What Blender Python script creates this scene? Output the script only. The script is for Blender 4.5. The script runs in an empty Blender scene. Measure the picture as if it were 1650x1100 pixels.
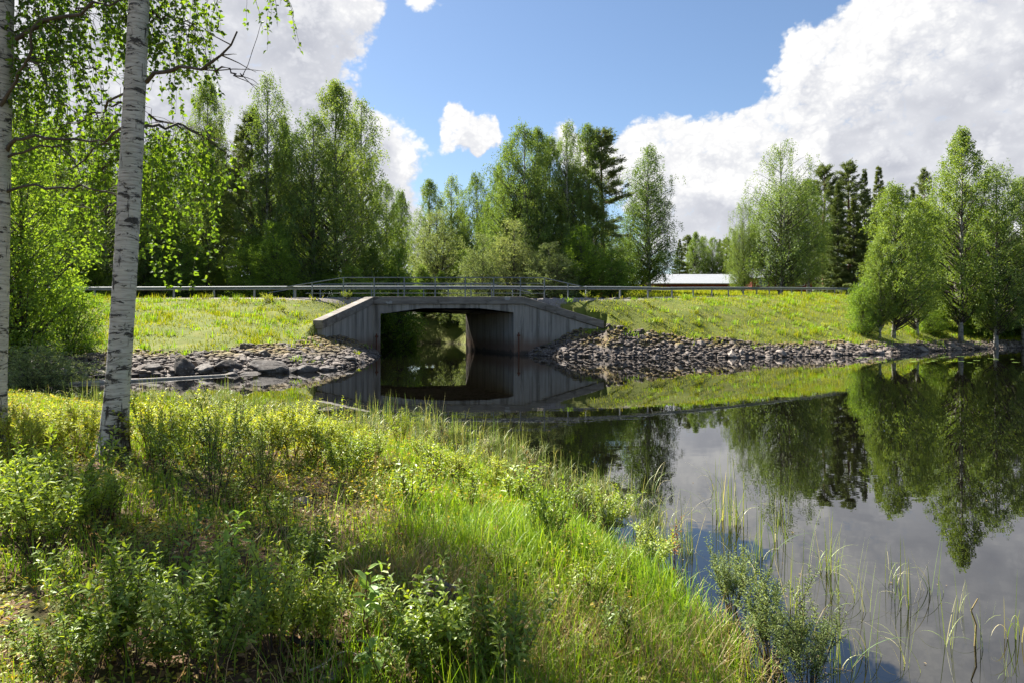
import bpy, bmesh, math, random
import numpy as np
from mathutils import Vector, Matrix, noise as mnoise

# ------------------------------------------------------------------ camera, sky, sun, exposure
SC = bpy.context.scene
COL = SC.collection
CAMH = 1.83          # eye above the water (z = 0)
F = 1100.0           # focal length in photograph pixels (24 mm)
HZ = 521.0           # horizon row in the photograph
rad = math.radians

cam_d = bpy.data.cameras.new("camera")
cam_d.lens = 24.0
cam_d.sensor_width = 36.0
cam_d.shift_y = -(550 - HZ) / 1650.0
cam_d.clip_start = 0.05
cam_d.clip_end = 6000
cam = bpy.data.objects.new("camera", cam_d)
COL.objects.link(cam)
cam.location = (0, 0, CAMH)
cam.rotation_euler = (rad(90), 0, 0)
SC.camera = cam

SUN_EL = rad(46.0)
SUN_AZ = rad(-44.0)          # left of the view direction (+Y)
SUN = Vector((math.sin(SUN_AZ) * math.cos(SUN_EL), math.cos(SUN_AZ) * math.cos(SUN_EL), math.sin(SUN_EL)))
sun_d = bpy.data.lights.new("sun", 'SUN')
sun_d.energy = 5.0
sun_d.angle = rad(0.55)
sun_d.color = (1.0, 0.955, 0.87)
sun = bpy.data.objects.new("sun", sun_d)
COL.objects.link(sun)
sun.rotation_euler = (-SUN).to_track_quat('-Z', 'Y').to_euler()
sun.location = (0, 0, 60)

SC.view_settings.view_transform = 'Standard'
SC.view_settings.look = 'None'
SC.view_settings.gamma = 1.0
SC.view_settings.use_curve_mapping = False
SC.view_settings.exposure = 1.85
SC.render.engine = 'CYCLES'
cy = SC.cycles
cy.max_bounces = 7
cy.diffuse_bounces = 3
cy.glossy_bounces = 3
cy.transmission_bounces = 3
cy.transparent_max_bounces = 6
cy.caustics_reflective = False
cy.caustics_refractive = False
cy.use_adaptive_sampling = True
cy.adaptive_threshold = 0.015
cy.sample_clamp_indirect = 6.0
cy.use_denoising = True


class NT:
    """thin wrapper round a node tree"""
    def __init__(self, tree):
        self.t = tree

    def n(self, kind, **kw):
        nd = self.t.nodes.new(kind)
        for k, v in kw.items():
            setattr(nd, k, v)
        return nd

    def put(self, sock, v):
        if hasattr(v, 'is_linked') or isinstance(v, bpy.types.NodeSocket):
            self.t.links.new(v, sock)
        elif v is not None:
            if isinstance(v, (tuple, list)) and len(v) == 3 and sock.type == 'RGBA':
                v = (*v, 1)
            sock.default_value = v

    def math(self, op, a, b=None, c=None, clamp=False):
        nd = self.n('ShaderNodeMath', operation=op, use_clamp=clamp)
        self.put(nd.inputs[0], a)
        if b is not None: self.put(nd.inputs[1], b)
        if c is not None: self.put(nd.inputs[2], c)
        return nd.outputs[0]

    def vmath(self, op, a, b=None, scale=None):
        nd = self.n('ShaderNodeVectorMath', operation=op)
        self.put(nd.inputs[0], a)
        if b is not None: self.put(nd.inputs[1], b)
        if scale is not None: self.put(nd.inputs[3], scale)
        return nd.outputs['Value'] if op in ('DOT_PRODUCT', 'LENGTH') else nd.outputs[0]

    def noise(self, vec, scale, detail=3, rough=0.5, dist=0.0, out='Fac'):
        nd = self.n('ShaderNodeTexNoise')
        self.put(nd.inputs['Vector'], vec)
        self.put(nd.inputs['Scale'], scale)
        self.put(nd.inputs['Detail'], detail)
        self.put(nd.inputs['Roughness'], rough)
        self.put(nd.inputs['Distortion'], dist)
        return nd.outputs[out]

    def mapping(self, vec, scale=(1, 1, 1), rot=(0, 0, 0), loc=(0, 0, 0)):
        nd = self.n('ShaderNodeMapping')
        self.put(nd.inputs['Vector'], vec)
        nd.inputs['Scale'].default_value = scale
        nd.inputs['Rotation'].default_value = rot
        nd.inputs['Location'].default_value = loc
        return nd.outputs[0]

    def mix(self, fac, a, b):
        nd = self.n('ShaderNodeMix', data_type='RGBA')
        self.put(nd.inputs['Factor'], fac)
        self.put(nd.inputs['A'], a)
        self.put(nd.inputs['B'], b)
        return nd.outputs['Result']

    def smooth(self, v, lo, hi, to0=0.0, to1=1.0, kind='SMOOTHSTEP'):
        nd = self.n('ShaderNodeMapRange', interpolation_type=kind)
        self.put(nd.inputs[0], v)
        self.put(nd.inputs[1], lo); self.put(nd.inputs[2], hi)
        self.put(nd.inputs[3], to0); self.put(nd.inputs[4], to1)
        return nd.outputs[0]

    def ramp(self, v, stops):
        nd = self.n('ShaderNodeValToRGB')
        cr = nd.color_ramp
        while len(cr.elements) < len(stops):
            cr.elements.new(0.5)
        for e, (p, c) in zip(cr.elements, stops):
            e.position = p
            e.color = (*c, 1)
        self.put(nd.inputs[0], v)
        return nd.outputs[0]


def pixdir(u, v):
    return Vector(((u - 825) / F, 1.0, (HZ - v) / F)).normalized()


def build_world():
    w = bpy.data.worlds.new("World")
    SC.world = w
    w.use_nodes = True
    w.node_tree.nodes.clear()
    # cloud cover as a function of direction: cloud banks and clear patches of this day's sky, broken up by noise
    g = bpy.data.node_groups.new("cloud_cover", 'ShaderNodeTree')
    g.interface.new_socket("Dir", in_out='INPUT', socket_type='NodeSocketVector')
    g.interface.new_socket("Cover", in_out='OUTPUT', socket_type='NodeSocketFloat')
    g.interface.new_socket("Body", in_out='OUTPUT', socket_type='NodeSocketFloat')
    G = NT(g)
    gi = G.n('NodeGroupInput'); go = G.n('NodeGroupOutput')
    d = gi.outputs[0]
    wn = G.noise(d, 3.2, 3, 0.5, out='Color')
    wv = G.vmath('SCALE', G.vmath('SUBTRACT', wn, (0.5, 0.5, 0.5)), scale=0.10)
    for sc_, am_ in ((13.0, .055), (36.0, .024), (95.0, .010)):
        wn = G.noise(d, sc_, 2, 0.55, out='Color')
        wv = G.vmath('ADD', wv, G.vmath('SCALE', G.vmath('SUBTRACT', wn, (0.5, 0.5, 0.5)), scale=am_))
    dw = G.vmath('NORMALIZE', G.vmath('ADD', d, wv))
    blobs = [  # u, v, radius (photograph pixels), weight
        (60, 120, 230, 1.0), (330, 20, 150, 1.0), (545, 45, 62, 1.0), (600, 40, 40, .5), (430, 215, 110, 1.0), (510, 160, 50, .6),
        (250, 330, 200, 0.9), (560, 240, 62, 0.95), (610, 320, 60, 0.95), (640, 380, 60, .9), (695, 20, 24, 1.15), (672, 88, 13, .9),
        (722, 190, 22, 1.15), (748, 197, 26, 1.25), (775, 207, 22, 1.15), (795, 214, 13, .9), (748, 226, 17, .95), (757, 243, 11, .8), (698, 229, 13, 1.15), (900, 30, 60, .35), (888, 208, 30, 1.2), (930, 240, 36, .8), (985, 260, 40, 1.1),
        (1070, 225, 40, 1.2), (1110, 280, 70, 1.0), (1180, 260, 70, 1.0), (1330, 260, 110, 1.1), (1500, 190, 170, 1.1),
        (1290, 70, 40, 1.25), (1345, 90, 55, .9), (1440, 60, 95, 1.1), (1620, 60, 160, 1.0), (1245, 205, 45, .7), (1650, 330, 200, 1.0),
        (1150, 400, 120, 0.9), (1000, -420, 250, 0.7), (300, -300, 300, 0.8), (1700, -300, 280, 0.8),
        (870, 90, 150, -.75), (640, 125, 45, -1.0), (560, 108, 34, -.75), (690, 160, 35, -.5), (1130, 80, 110, -.9), (1372, 135, 20, -1.1), (1300, 140, 22, -.8), (1545, 45, 20, -1.0),
        (1190, 150, 40, -.5), (720, 300, 45, -.5), (1225, -50, 100, -.9), (1400, -90, 50, -.7), (1560, -30, 30, -.7),
    ]
    acc = None
    for (u, v, r, wt) in blobs:
        c = pixdir(u, v)
        sg = r / F * (1.0 / (1 + ((u - 825) / F) ** 2 + ((HZ - v) / F) ** 2))
        dt = G.vmath('DOT_PRODUCT', dw, tuple(c))
        e = G.math('EXPONENT', G.math('MULTIPLY_ADD', dt, 1 / sg ** 2, -1 / sg ** 2))
        acc = G.math('MULTIPLY', e, wt) if acc is None else G.math('MULTIPLY_ADD', e, wt, acc)
    # the rest of the sky: broken cumulus in the same proportion
    sp = G.n('ShaderNodeSeparateXYZ'); G.put(sp.inputs[0], d)
    flat = G.n('ShaderNodeCombineXYZ')
    zz = G.math('ADD', G.math('MAXIMUM', sp.outputs[2], 0.0), 0.35)
    G.put(flat.inputs[0], G.math('DIVIDE', sp.outputs[0], zz)); G.put(flat.inputs[1], G.math('DIVIDE', sp.outputs[1], zz))
    cover = G.math('MULTIPLY_ADD', G.noise(flat.outputs[0], 1.6, 2, 0.5), 2.2, -0.72)
    infr = G.smooth(sp.outputs[1], 0.25, 0.72)           # ahead of the viewer the banks above decide
    cover = G.math('MULTIPLY', cover, G.math('SUBTRACT', 1.0, infr))
    acc = G.math('MINIMUM', G.math('ADD', acc, cover), 1.15)
    # billows: |noise| gives round heads with creases between
    bil = None
    for sc, wgt in ((9.0, 0.32), (19.0, 0.27), (41.0, 0.21), (87.0, 0.14), (180.0, 0.08)):
        nn = G.noise(G.vmath('MULTIPLY', d, (1, 1, 1.25)), sc, 1, 0.5)
        a = G.math('ABSOLUTE', G.math('MULTIPLY_ADD', nn, 2.0, -1.0))
        bil = G.math('MULTIPLY', a, wgt) if bil is None else G.math('MULTIPLY_ADD', a, wgt, bil)
        if sc < 30: coarse = bil
    out = G.math('ADD', acc, G.math('MULTIPLY_ADD', bil, 2.3, -0.88))
    g.links.new(out, go.inputs[0])
    g.links.new(G.math('ADD', acc, G.math('MULTIPLY_ADD', coarse, 1.5, -0.55)), go.inputs[1])

    W = NT(w.node_tree)
    tc = W.n('ShaderNodeTexCoord')
    d = tc.outputs['Generated']
    sky = W.n('ShaderNodeTexSky', sky_type='NISHITA')
    sky.sun_disc = False
    sky.sun_elevation = SUN_EL
    sky.sun_rotation = SUN_AZ
    sky.altitude = 100
    sky.air_density = 1.0
    sky.dust_density = 0.35
    sky.ozone_density = 3.0

    def cov(vec):
        nd = W.n('ShaderNodeGroup'); nd.node_tree = g
        W.put(nd.inputs[0], vec)
        return nd.outputs
    c0, b0 = cov(d)
    sund = Vector((SUN.x * 0.9, 0.0, 0.9)).normalized()
    _, b1 = cov(W.vmath('ADD', d, tuple(sund * 0.045)))
    _, b2 = cov(W.vmath('ADD', d, tuple(sund * 0.13)))
    alpha = W.smooth(c0, -0.02, 0.5)
    lit = W.smooth(W.math('SUBTRACT', b0, b1), -0.30, 0.30)
    occ = W.smooth(W.math('MULTIPLY_ADD', b2, 0.7, W.math('MULTIPLY', b1, 0.3)), 0.15, 1.1)
    thick = W.smooth(c0, 0.15, 0.9)
    fine = W.smooth(W.math('SUBTRACT', c0, b0), -0.25, 0.15, -0.17, 0.08)
    shade = W.math('MULTIPLY', thick, occ)
    bright = W.math('ADD', fine, W.math('SUBTRACT', W.math('MULTIPLY_ADD', lit, 0.22, 0.80), W.math('MULTIPLY', shade, 0.48)))
    ccol = W.ramp(bright, [(0.05, (0.25, 0.265, 0.32)), (0.4, (0.39, 0.405, 0.46)), (0.68, (0.58, 0.59, 0.625)), (1.0, (0.80, 0.795, 0.785))])
    b_sky = W.n('ShaderNodeBackground'); W.put(b_sky.inputs[0], sky.outputs[0]); b_sky.inputs[1].default_value = 0.042
    b_cl = W.n('ShaderNodeBackground'); W.put(b_cl.inputs[0], ccol); b_cl.inputs[1].default_value = 0.375
    mx = W.n('ShaderNodeMixShader')
    W.put(mx.inputs[0], alpha)
    w.node_tree.links.new(b_sky.outputs[0], mx.inputs[1]); w.node_tree.links.new(b_cl.outputs[0], mx.inputs[2])
    o = W.n('ShaderNodeOutputWorld')
    w.node_tree.links.new(mx.outputs[0], o.inputs[0])
    w.cycles.sampling_method = 'MANUAL'
    w.cycles.sample_map_resolution = 512


build_world()

# ------------------------------------------------------------------ helpers
rng = np.random.default_rng(7)


def W3(u, v, D):
    return np.array([(u - 825) / F * D, D, CAMH - (v - HZ) / F * D])


def mk(name, V, T, mats, smooth=False, mi=None):
    V = np.asarray(V, np.float32); T = np.asarray(T, np.int32)
    me = bpy.data.meshes.new(name)
    m = len(T)
    me.vertices.add(len(V)); me.vertices.foreach_set('co', V.ravel())
    me.loops.add(3 * m); me.loops.foreach_set('vertex_index', T.ravel())
    me.polygons.add(m); me.polygons.foreach_set('loop_start', np.arange(0, 3 * m, 3, dtype=np.int32))
    me.polygons.foreach_set('use_smooth', np.full(m, bool(smooth)))
    for a in (mats if isinstance(mats, (list, tuple)) else [mats]):
        me.materials.append(a)
    if mi is not None:
        me.polygons.foreach_set('material_index', np.asarray(mi, np.int32))
    me.update(calc_edges=True)
    return me


def ob(name, me, parent=None, loc=None, rot=None, scale=None):
    o = bpy.data.objects.new(name, me)
    COL.objects.link(o)
    if parent is not None: o.parent = parent
    if loc is not None: o.location = loc
    if rot is not None: o.rotation_euler = rot
    if scale is not None: o.scale = scale
    return o


def tag(o, label=None, cat=None, group=None, kind=None):
    if label: o['label'] = label
    if cat: o['category'] = cat
    if group: o['group'] = group
    if kind: o['kind'] = kind
    return o


class Acc:
    """collects triangles"""
    def __init__(s):
        s.V = []; s.T = []; s.n = 0; s.M = []

    def add(s, V, T, m=0):
        V = np.asarray(V, float).reshape(-1, 3); T = np.asarray(T, int).reshape(-1, 3)
        s.V.append(V); s.T.append(T + s.n); s.n += len(V); s.M.append(np.full(len(T), m))

    def mesh(s, name, mats, smooth=False):
        return mk(name, np.concatenate(s.V), np.concatenate(s.T), mats, smooth, np.concatenate(s.M))

    def tube(s, P, R, sides=5, m=0, cap=True):
        P = np.asarray(P, float); R = np.broadcast_to(np.asarray(R, float), (len(P),))
        n = len(P)
        tg = np.gradient(P, axis=0)
        tg /= np.linalg.norm(tg, axis=1)[:, None] + 1e-9
        ref = np.array([0.0, 0, 1]) if abs(tg[0][2]) < 0.9 else np.array([1.0, 0, 0])
        a = np.cross(tg, ref); a /= np.linalg.norm(a, axis=1)[:, None] + 1e-9
        b = np.cross(tg, a)
        an = np.linspace(0, 2 * np.pi, sides, endpoint=False)
        V = P[:, None, :] + R[:, None, None] * (np.cos(an)[None, :, None] * a[:, None, :] + np.sin(an)[None, :, None] * b[:, None, :])
        V = V.reshape(-1, 3)
        i = np.arange(n - 1)[:, None] * sides; j = np.arange(sides)[None, :]; k = (j + 1) % sides
        q = np.stack([i + j, i + k, i + sides + k, i + sides + j], -1).reshape(-1, 4)
        T = np.concatenate([q[:, [0, 1, 2]], q[:, [0, 2, 3]]])
        if cap:
            V = np.concatenate([V, P[-1:], P[:1]])
            c = n * sides
            j = np.arange(sides); k = (j + 1) % sides
            T = np.concatenate([T, np.stack([(n - 1) * sides + j, (n - 1) * sides + k, np.full(sides, c)], -1),
                                np.stack([k, j, np.full(sides, c + 1)], -1)])
        s.add(V, T, m)

    def box(s, lo, hi, m=0):
        x0, y0, z0 = lo; x1, y1, z1 = hi
        V = [(x0, y0, z0), (x1, y0, z0), (x1, y1, z0), (x0, y1, z0), (x0, y0, z1), (x1, y0, z1), (x1, y1, z1), (x0, y1, z1)]
        T = [(0, 2, 1), (0, 3, 2), (4, 5, 6), (4, 6, 7), (0, 1, 5), (0, 5, 4), (1, 2, 6), (1, 6, 5), (2, 3, 7), (2, 7, 6), (3, 0, 4), (3, 4, 7)]
        s.add(V, T, m)

    def prism(s, poly, ext, m=0):
        """poly: list of 3d points (planar loop), extruded by vector ext"""
        P = np.asarray(poly, float); n = len(P)
        V = np.concatenate([P, P + np.asarray(ext, float)])
        T = []
        for i in range(n):
            j = (i + 1) % n
            T += [(i, j, n + j), (i, n + j, n + i)]
        c = np.concatenate([V, [P.mean(0)], [P.mean(0) + np.asarray(ext)]])
        for i in range(n):
            j = (i + 1) % n
            T += [(j, i, 2 * n), (n + i, n + j, 2 * n + 1)]
        s.add(c, T, m)


# leaf templates: (along, across, normal)
LEAF4 = (np.array([(0, 0, 0), (.45, .5, .10), (1, 0, -.05), (.45, -.5, .10)]), np.array([(0, 2, 1), (0, 3, 2)]))
LEAF8 = (np.array([(0, 0, 0), (.38, 0, -.03), (.74, 0, -.05), (1, 0, -.14), (.34, .5, .07), (.70, .37, .04), (.34, -.5, .07), (.70, -.37, .04)]),
         np.array([(0, 1, 4), (1, 2, 5), (1, 5, 4), (2, 3, 5), (0, 6, 1), (1, 6, 7), (1, 7, 2), (2, 7, 3)]))
# birch leaf: broad near the base, pointed tip
LEAFB = (np.array([(0, 0, 0), (.30, 0, -.04), (1, 0, -.12), (.10, .32, .03), (.34, .5, .06), (.66, .24, .0), (.10, -.32, .03), (.34, -.5, .06), (.66, -.24, .0)]),
         np.array([(0, 1, 3), (1, 4, 3), (1, 2, 5), (1, 5, 4), (0, 6, 1), (1, 6, 7), (1, 8, 2), (1, 7, 8)]))


def unit(a):
    return a / (np.linalg.norm(a, axis=-1, keepdims=True) + 1e-9)


def leaves(acc, P, A, Nn, L, Wd, tpl=LEAF4, m=0):
    """P positions, A axes, Nn rough normals, L lengths, Wd widths"""
    P = np.asarray(P, float); A = unit(np.asarray(A, float))
    B = unit(np.cross(Nn, A)); C = np.cross(A, B)
    L = np.broadcast_to(L, (len(P),)); Wd = np.broadcast_to(Wd, (len(P),))
    t, tri = tpl
    V = (P[:, None, :] + t[None, :, 0, None] * (A * L[:, None])[:, None, :] + t[None, :, 1, None] * (B * Wd[:, None])[:, None, :]
         + t[None, :, 2, None] * (C * L[:, None])[:, None, :])
    k = len(t)
    T = tri[None] + (np.arange(len(P)) * k)[:, None, None]
    acc.add(V.reshape(-1, 3), T.reshape(-1, 3), m)


def blades(acc, P, H, Wd, az, lean, curl, segs=3, m=0, twist=None):
    """grass blades: arcs leaning towards az; lean and curl in radians"""
    n = len(P)
    side = np.stack([-np.sin(az + (0 if twist is None else twist)), np.cos(az + (0 if twist is None else twist)), np.zeros(n)], -1)
    dirh = np.stack([np.cos(az), np.sin(az), np.zeros(n)], -1)
    pts = [P]
    ang = lean.copy()
    cur = P.copy()
    for i in range(segs):
        step = (H / segs)[:, None]
        cur = cur + step * (np.sin(ang)[:, None] * dirh + np.cos(ang)[:, None] * np.array([0, 0, 1.0]))
        ang = ang + curl / segs
        pts.append(cur)
    V = []
    for i in range(segs):
        w = (Wd * (1 - 0.75 * (i / segs) ** 1.5))[:, None] * 0.5
        V += [pts[i] - side * w, pts[i] + side * w]
    V.append(pts[-1])
    V = np.stack(V, 1)
    k = 2 * segs + 1
    tri = []
    for i in range(segs - 1):
        a = 2 * i
        tri += [(a, a + 1, a + 3), (a, a + 3, a + 2)]
    tri.append((2 * segs - 2, 2 * segs - 1, 2 * segs))
    T = np.array(tri)[None] + (np.arange(n) * k)[:, None, None]
    acc.add(V.reshape(-1, 3), T.reshape(-1, 3), m)


def vnoise(x, y, seed=0):
    """smooth value noise in 0..1"""
    x = np.asarray(x, float); y = np.asarray(y, float)
    xi = np.floor(x).astype(np.int64); yi = np.floor(y).astype(np.int64)
    fx = x - xi; fy = y - yi
    fx = fx * fx * (3 - 2 * fx); fy = fy * fy * (3 - 2 * fy)

    def h(a, b):
        v = (a * 374761393 + b * 668265263 + seed * 974634541) & 0x7fffffff
        v = ((v ^ (v >> 13)) * 1274126177) & 0x7fffffff
        return ((v ^ (v >> 16)) & 0xffff) / 65535.0
    return (h(xi, yi) * (1 - fx) + h(xi + 1, yi) * fx) * (1 - fy) + (h(xi, yi + 1) * (1 - fx) + h(xi + 1, yi + 1) * fx) * fy


def fbm(x, y, seed=0, oct=4):
    s = 0; a = 0.5
    for i in range(oct):
        s = s + a * (vnoise(x * 2 ** i, y * 2 ** i, seed + i) - 0.5)
        a *= 0.5
    return s


def sstep(x, a, b):
    t = np.clip((np.asarray(x, float) - a) / (b - a), 0, 1)
    return t * t * (3 - 2 * t)


# ------------------------------------------------------------------ materials
def new_mat(name):
    m = bpy.data.materials.new(name)
    m.use_nodes = True
    m.node_tree.nodes.clear()
    n = NT(m.node_tree)
    out = n.n('ShaderNodeOutputMaterial')
    return m, n, out


def principled(n, out, col, rough=0.8, bump=None, bstr=0.5, bdist=0.02, metal=0.0, spec=0.4, ior=None):
    p = n.n('ShaderNodeBsdfPrincipled')
    n.put(p.inputs['Base Color'], col)
    n.put(p.inputs['Roughness'], rough)
    p.inputs['Metallic'].default_value = metal
    p.inputs['Specular IOR Level'].default_value = spec
    if ior: p.inputs['IOR'].default_value = ior
    if bump is not None:
        b = n.n('ShaderNodeBump')
        b.inputs['Strength'].default_value = bstr
        b.inputs['Distance'].default_value = bdist
        n.put(b.inputs['Height'], bump)
        n.put(p.inputs['Normal'], b.outputs[0])
    n.t.links.new(p.outputs[0], out.inputs[0])
    return p


LEAFGAIN = (1.85, 1.83, 1.5)


def leaf_mat(name, stops, trans=0.45, tcol=(1.25, 1.15, 0.45), gloss=0.06, rough=0.42, patch=0.0, pscale=0.6, pcol=(1, 1, 1)):
    """leaf: stops = colours over the random value of each leaf"""
    m, n, out = new_mat(name)
    geo = n.n('ShaderNodeNewGeometry')
    oi = n.n('ShaderNodeObjectInfo')
    k = len(stops) - 1
    col = n.ramp(geo.outputs['Random Per Island'], [(i / k, tuple(min(.9, LEAFGAIN[j] * q) for j, q in enumerate(c))) for i, c in enumerate(stops)])
    hs = n.n('ShaderNodeHueSaturation')
    hs.inputs['Fac'].default_value = 1
    n.put(hs.inputs['Value'], n.smooth(oi.outputs['Random'], 0, 1, 0.78, 1.2, 'LINEAR'))
    n.put(hs.inputs['Hue'], n.smooth(oi.outputs['Random'], 0, 1, 0.512, 0.488, 'LINEAR'))
    n.put(hs.inputs['Color'], col)
    col = hs.outputs[0]
    if patch > 0:
        f = n.smooth(n.noise(geo.outputs['Position'], pscale, 4, 0.6), 0.42, 0.64, 0, patch)
        col = n.mix(f, col, pcol)
    tc = n.n('ShaderNodeMix', data_type='RGBA', blend_type='MULTIPLY')
    tc.inputs['Factor'].default_value = 1
    n.put(tc.inputs['A'], col); n.put(tc.inputs['B'], tcol)
    df = n.n('ShaderNodeBsdfDiffuse'); n.put(df.inputs[0], col)
    tl = n.n('ShaderNodeBsdfTranslucent'); n.put(tl.inputs[0], tc.outputs['Result'])
    gl = n.n('ShaderNodeBsdfGlossy'); gl.inputs['Roughness'].default_value = rough + .08; n.put(gl.inputs[0], (0.8, 0.85, 0.75))
    m1 = n.n('ShaderNodeMixShader'); m1.inputs[0].default_value = trans
    m.node_tree.links.new(df.outputs[0], m1.inputs[1]); m.node_tree.links.new(tl.outputs[0], m1.inputs[2])
    m2 = n.n('ShaderNodeMixShader'); m2.inputs[0].default_value = gloss * .55
    m.node_tree.links.new(m1.outputs[0], m2.inputs[1]); m.node_tree.links.new(gl.outputs[0], m2.inputs[2])
    m.node_tree.links.new(m2.outputs[0], out.inputs[0])
    return m


M = {}
M['birch_leaf_near'] = leaf_mat('birch_leaf_near', [(.04, .075, .014), (.06, .105, .017), (.08, .135, .02), (.11, .16, .026)], 0.52, (1.3, 1.25, .4), 0.07)
M['birch_leaf'] = leaf_mat('birch_leaf', [(.055, .09, .028), (.074, .118, .034), (.097, .142, .04), (.13, .168, .052)], 0.46, (1.2, 1.15, .5), 0.06)
M['birch_leaf_young'] = leaf_mat('birch_leaf_young', [(.065, .10, .024), (.085, .135, .03), (.11, .16, .036), (.15, .19, .05)], 0.45, (1.2, 1.15, .45), 0.06)
M['sallow_leaf'] = leaf_mat('sallow_leaf', [(.085, .115, .048), (.11, .14, .06), (.145, .17, .08), (.20, .22, .12)], 0.42, (1.15, 1.15, .6), 0.07)
M['wood_leaf'] = leaf_mat('wood_leaf', [(.058, .10, .02), (.08, .135, .025), (.11, .175, .03), (.15, .215, .036)], 0.52, (1.25, 1.2, .4), 0.05)
M['pine_needle'] = leaf_mat('pine_needle', [(.07, .09, .04), (.088, .112, .047), (.11, .134, .058), (.135, .155, .07)], 0.28, (1.1, 1.1, .6), 0.05)
M['spruce_needle'] = leaf_mat('spruce_needle', [(.058, .075, .027), (.074, .095, .033), (.094, .116, .041), (.115, .133, .05)], 0.25, (1.1, 1.1, .6), 0.04)
M['willow_leaf'] = leaf_mat('willow_leaf', [(.09, .135, .026), (.12, .17, .03), (.155, .205, .034), (.205, .24, .045)], 0.48, (1.3, 1.25, .4), 0.09, 0.38)
M['willow_grey_leaf'] = leaf_mat('willow_grey_leaf', [(.08, .115, .042), (.105, .14, .055), (.135, .17, .07), (.18, .21, .095)], 0.38, (1.25, 1.2, .5), 0.05, 0.45)
M['willow_yellow_leaf'] = leaf_mat('willow_yellow_leaf', [(.13, .175, .028), (.17, .215, .033), (.21, .245, .038), (.26, .265, .05)], 0.48, (1.2, 1.15, .4), 0.07)
M['bilberry_leaf'] = leaf_mat('bilberry_leaf', [(.10, .13, .022), (.14, .17, .026), (.19, .21, .03), (.25, .22, .04), (.24, .14, .04)], 0.42, (1.25, 1.15, .4), 0.06)
M['sapling_leaf'] = leaf_mat('sapling_leaf', [(.08, .14, .04), (.10, .17, .045), (.13, .20, .055)], 0.45, (1.25, 1.2, .45), 0.08, 0.35)
M['red_leaf'] = leaf_mat('red_leaf', [(.10, .09, .03), (.14, .08, .035), (.19, .085, .03), (.15, .13, .03)], 0.4, (1.2, 1.0, .5), 0.07)
M['grass'] = leaf_mat('grass', [(.065, .125, .012), (.09, .17, .015), (.12, .205, .018), (.155, .225, .026), (.17, .20, .04)], 0.46, (1.15, 1.15, .35), 0.05, 0.4, 0.4, 0.35, (.15, .20, .025))
M['grass_far'] = leaf_mat('grass_far', [(.085, .125, .012), (.12, .165, .013), (.155, .19, .015), (.19, .205, .02), (.22, .20, .04)], 0.35, (1.15, 1.1, .3), 0.02, 0.5, 0.6, 0.5, (.22, .225, .022))
M['reed'] = leaf_mat('reed', [(.05, .085, .024), (.075, .125, .028), (.105, .15, .04), (.16, .17, .075), (.30, .27, .17)], 0.35, (1.2, 1.15, .5), 0.10, 0.35)
M['dry_grass'] = leaf_mat('dry_grass', [(.15, .10, .05), (.20, .15, .075), (.25, .19, .11), (.11, .075, .04)], 0.3, (1.1, 1.0, .7), 0.05)
M['litter'] = leaf_mat('litter', [(.07, .035, .02), (.12, .062, .035), (.18, .11, .065), (.24, .17, .12), (.09, .04, .03)], 0.15, (1.1, .9, .6), 0.05)
M['flower'] = leaf_mat('flower', [(.20, .20, .14), (.26, .26, .18), (.32, .31, .23)], 0.3, (1, 1, .8), 0.02)
M['lily'] = leaf_mat('lily', [(.07, .12, .03), (.10, .15, .04), (.13, .16, .05)], 0.1, (1, 1, .5), 0.15, 0.2)


def bark_birch_near():
    m, n, out = new_mat('birch_bark_near')
    tc = n.n('ShaderNodeTexCoord'); p = tc.outputs['Object']
    sep = n.n('ShaderNodeSeparateXYZ'); n.put(sep.inputs[0], p)
    fine = n.noise(n.mapping(p, (5, 5, 55)), 1.0, 4, 0.65)
    lent = n.smooth(n.noise(n.mapping(p, (7, 7, 120)), 1.0, 2, 0.5), 0.62, 0.70)
    big = n.noise(n.mapping(p, (3.4, 3.4, 11), loc=(3, 1, 0)), 1.0, 9, 0.72, 0.5)
    patch = n.smooth(big, 0.545, 0.585)
    knots = n.smooth(n.noise(n.mapping(p, (7, 7, 24), loc=(9, 4, 2)), 1.0, 7, 0.7, 0.5), 0.59, 0.625)
    base = n.smooth(sep.outputs[2], 0.7, 0.05)
    fis = n.smooth(n.math('ADD', n.noise(n.mapping(p, (14, 14, 3.2)), 1.0, 4, 0.6), n.math('MULTIPLY', base, 0.14)), 0.60, 0.70)
    white = n.ramp(fine, [(0.3, (.27, .24, .205)), (0.5, (.46, .42, .37)), (0.7, (.58, .535, .475))])
    lich = n.smooth(n.noise(p, 3.0, 4, 0.6), 0.52, 0.66, 0, 0.5)
    white = n.mix(lich, white, (.34, .35, .29))
    dark = n.mix(n.math('MAXIMUM', patch, knots), white, n.ramp(n.noise(p, 60, 3, .6), [(.3, (.018, .015, .013)), (.7, (.085, .075, .066))]))
    dark = n.mix(n.math('MULTIPLY', lent, 0.75), dark, (.10, .085, .075))
    dark = n.mix(fis, dark, (.045, .036, .03))
    h = n.math('SUBTRACT', n.math('MULTIPLY', fine, 0.5), n.math('MULTIPLY', n.math('MAXIMUM', patch, fis), -0.5))
    principled(n, out, dark, 0.75, h, 0.6, 0.012, spec=0.3)
    return m


M['birch_bark_near'] = bark_birch_near()


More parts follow.
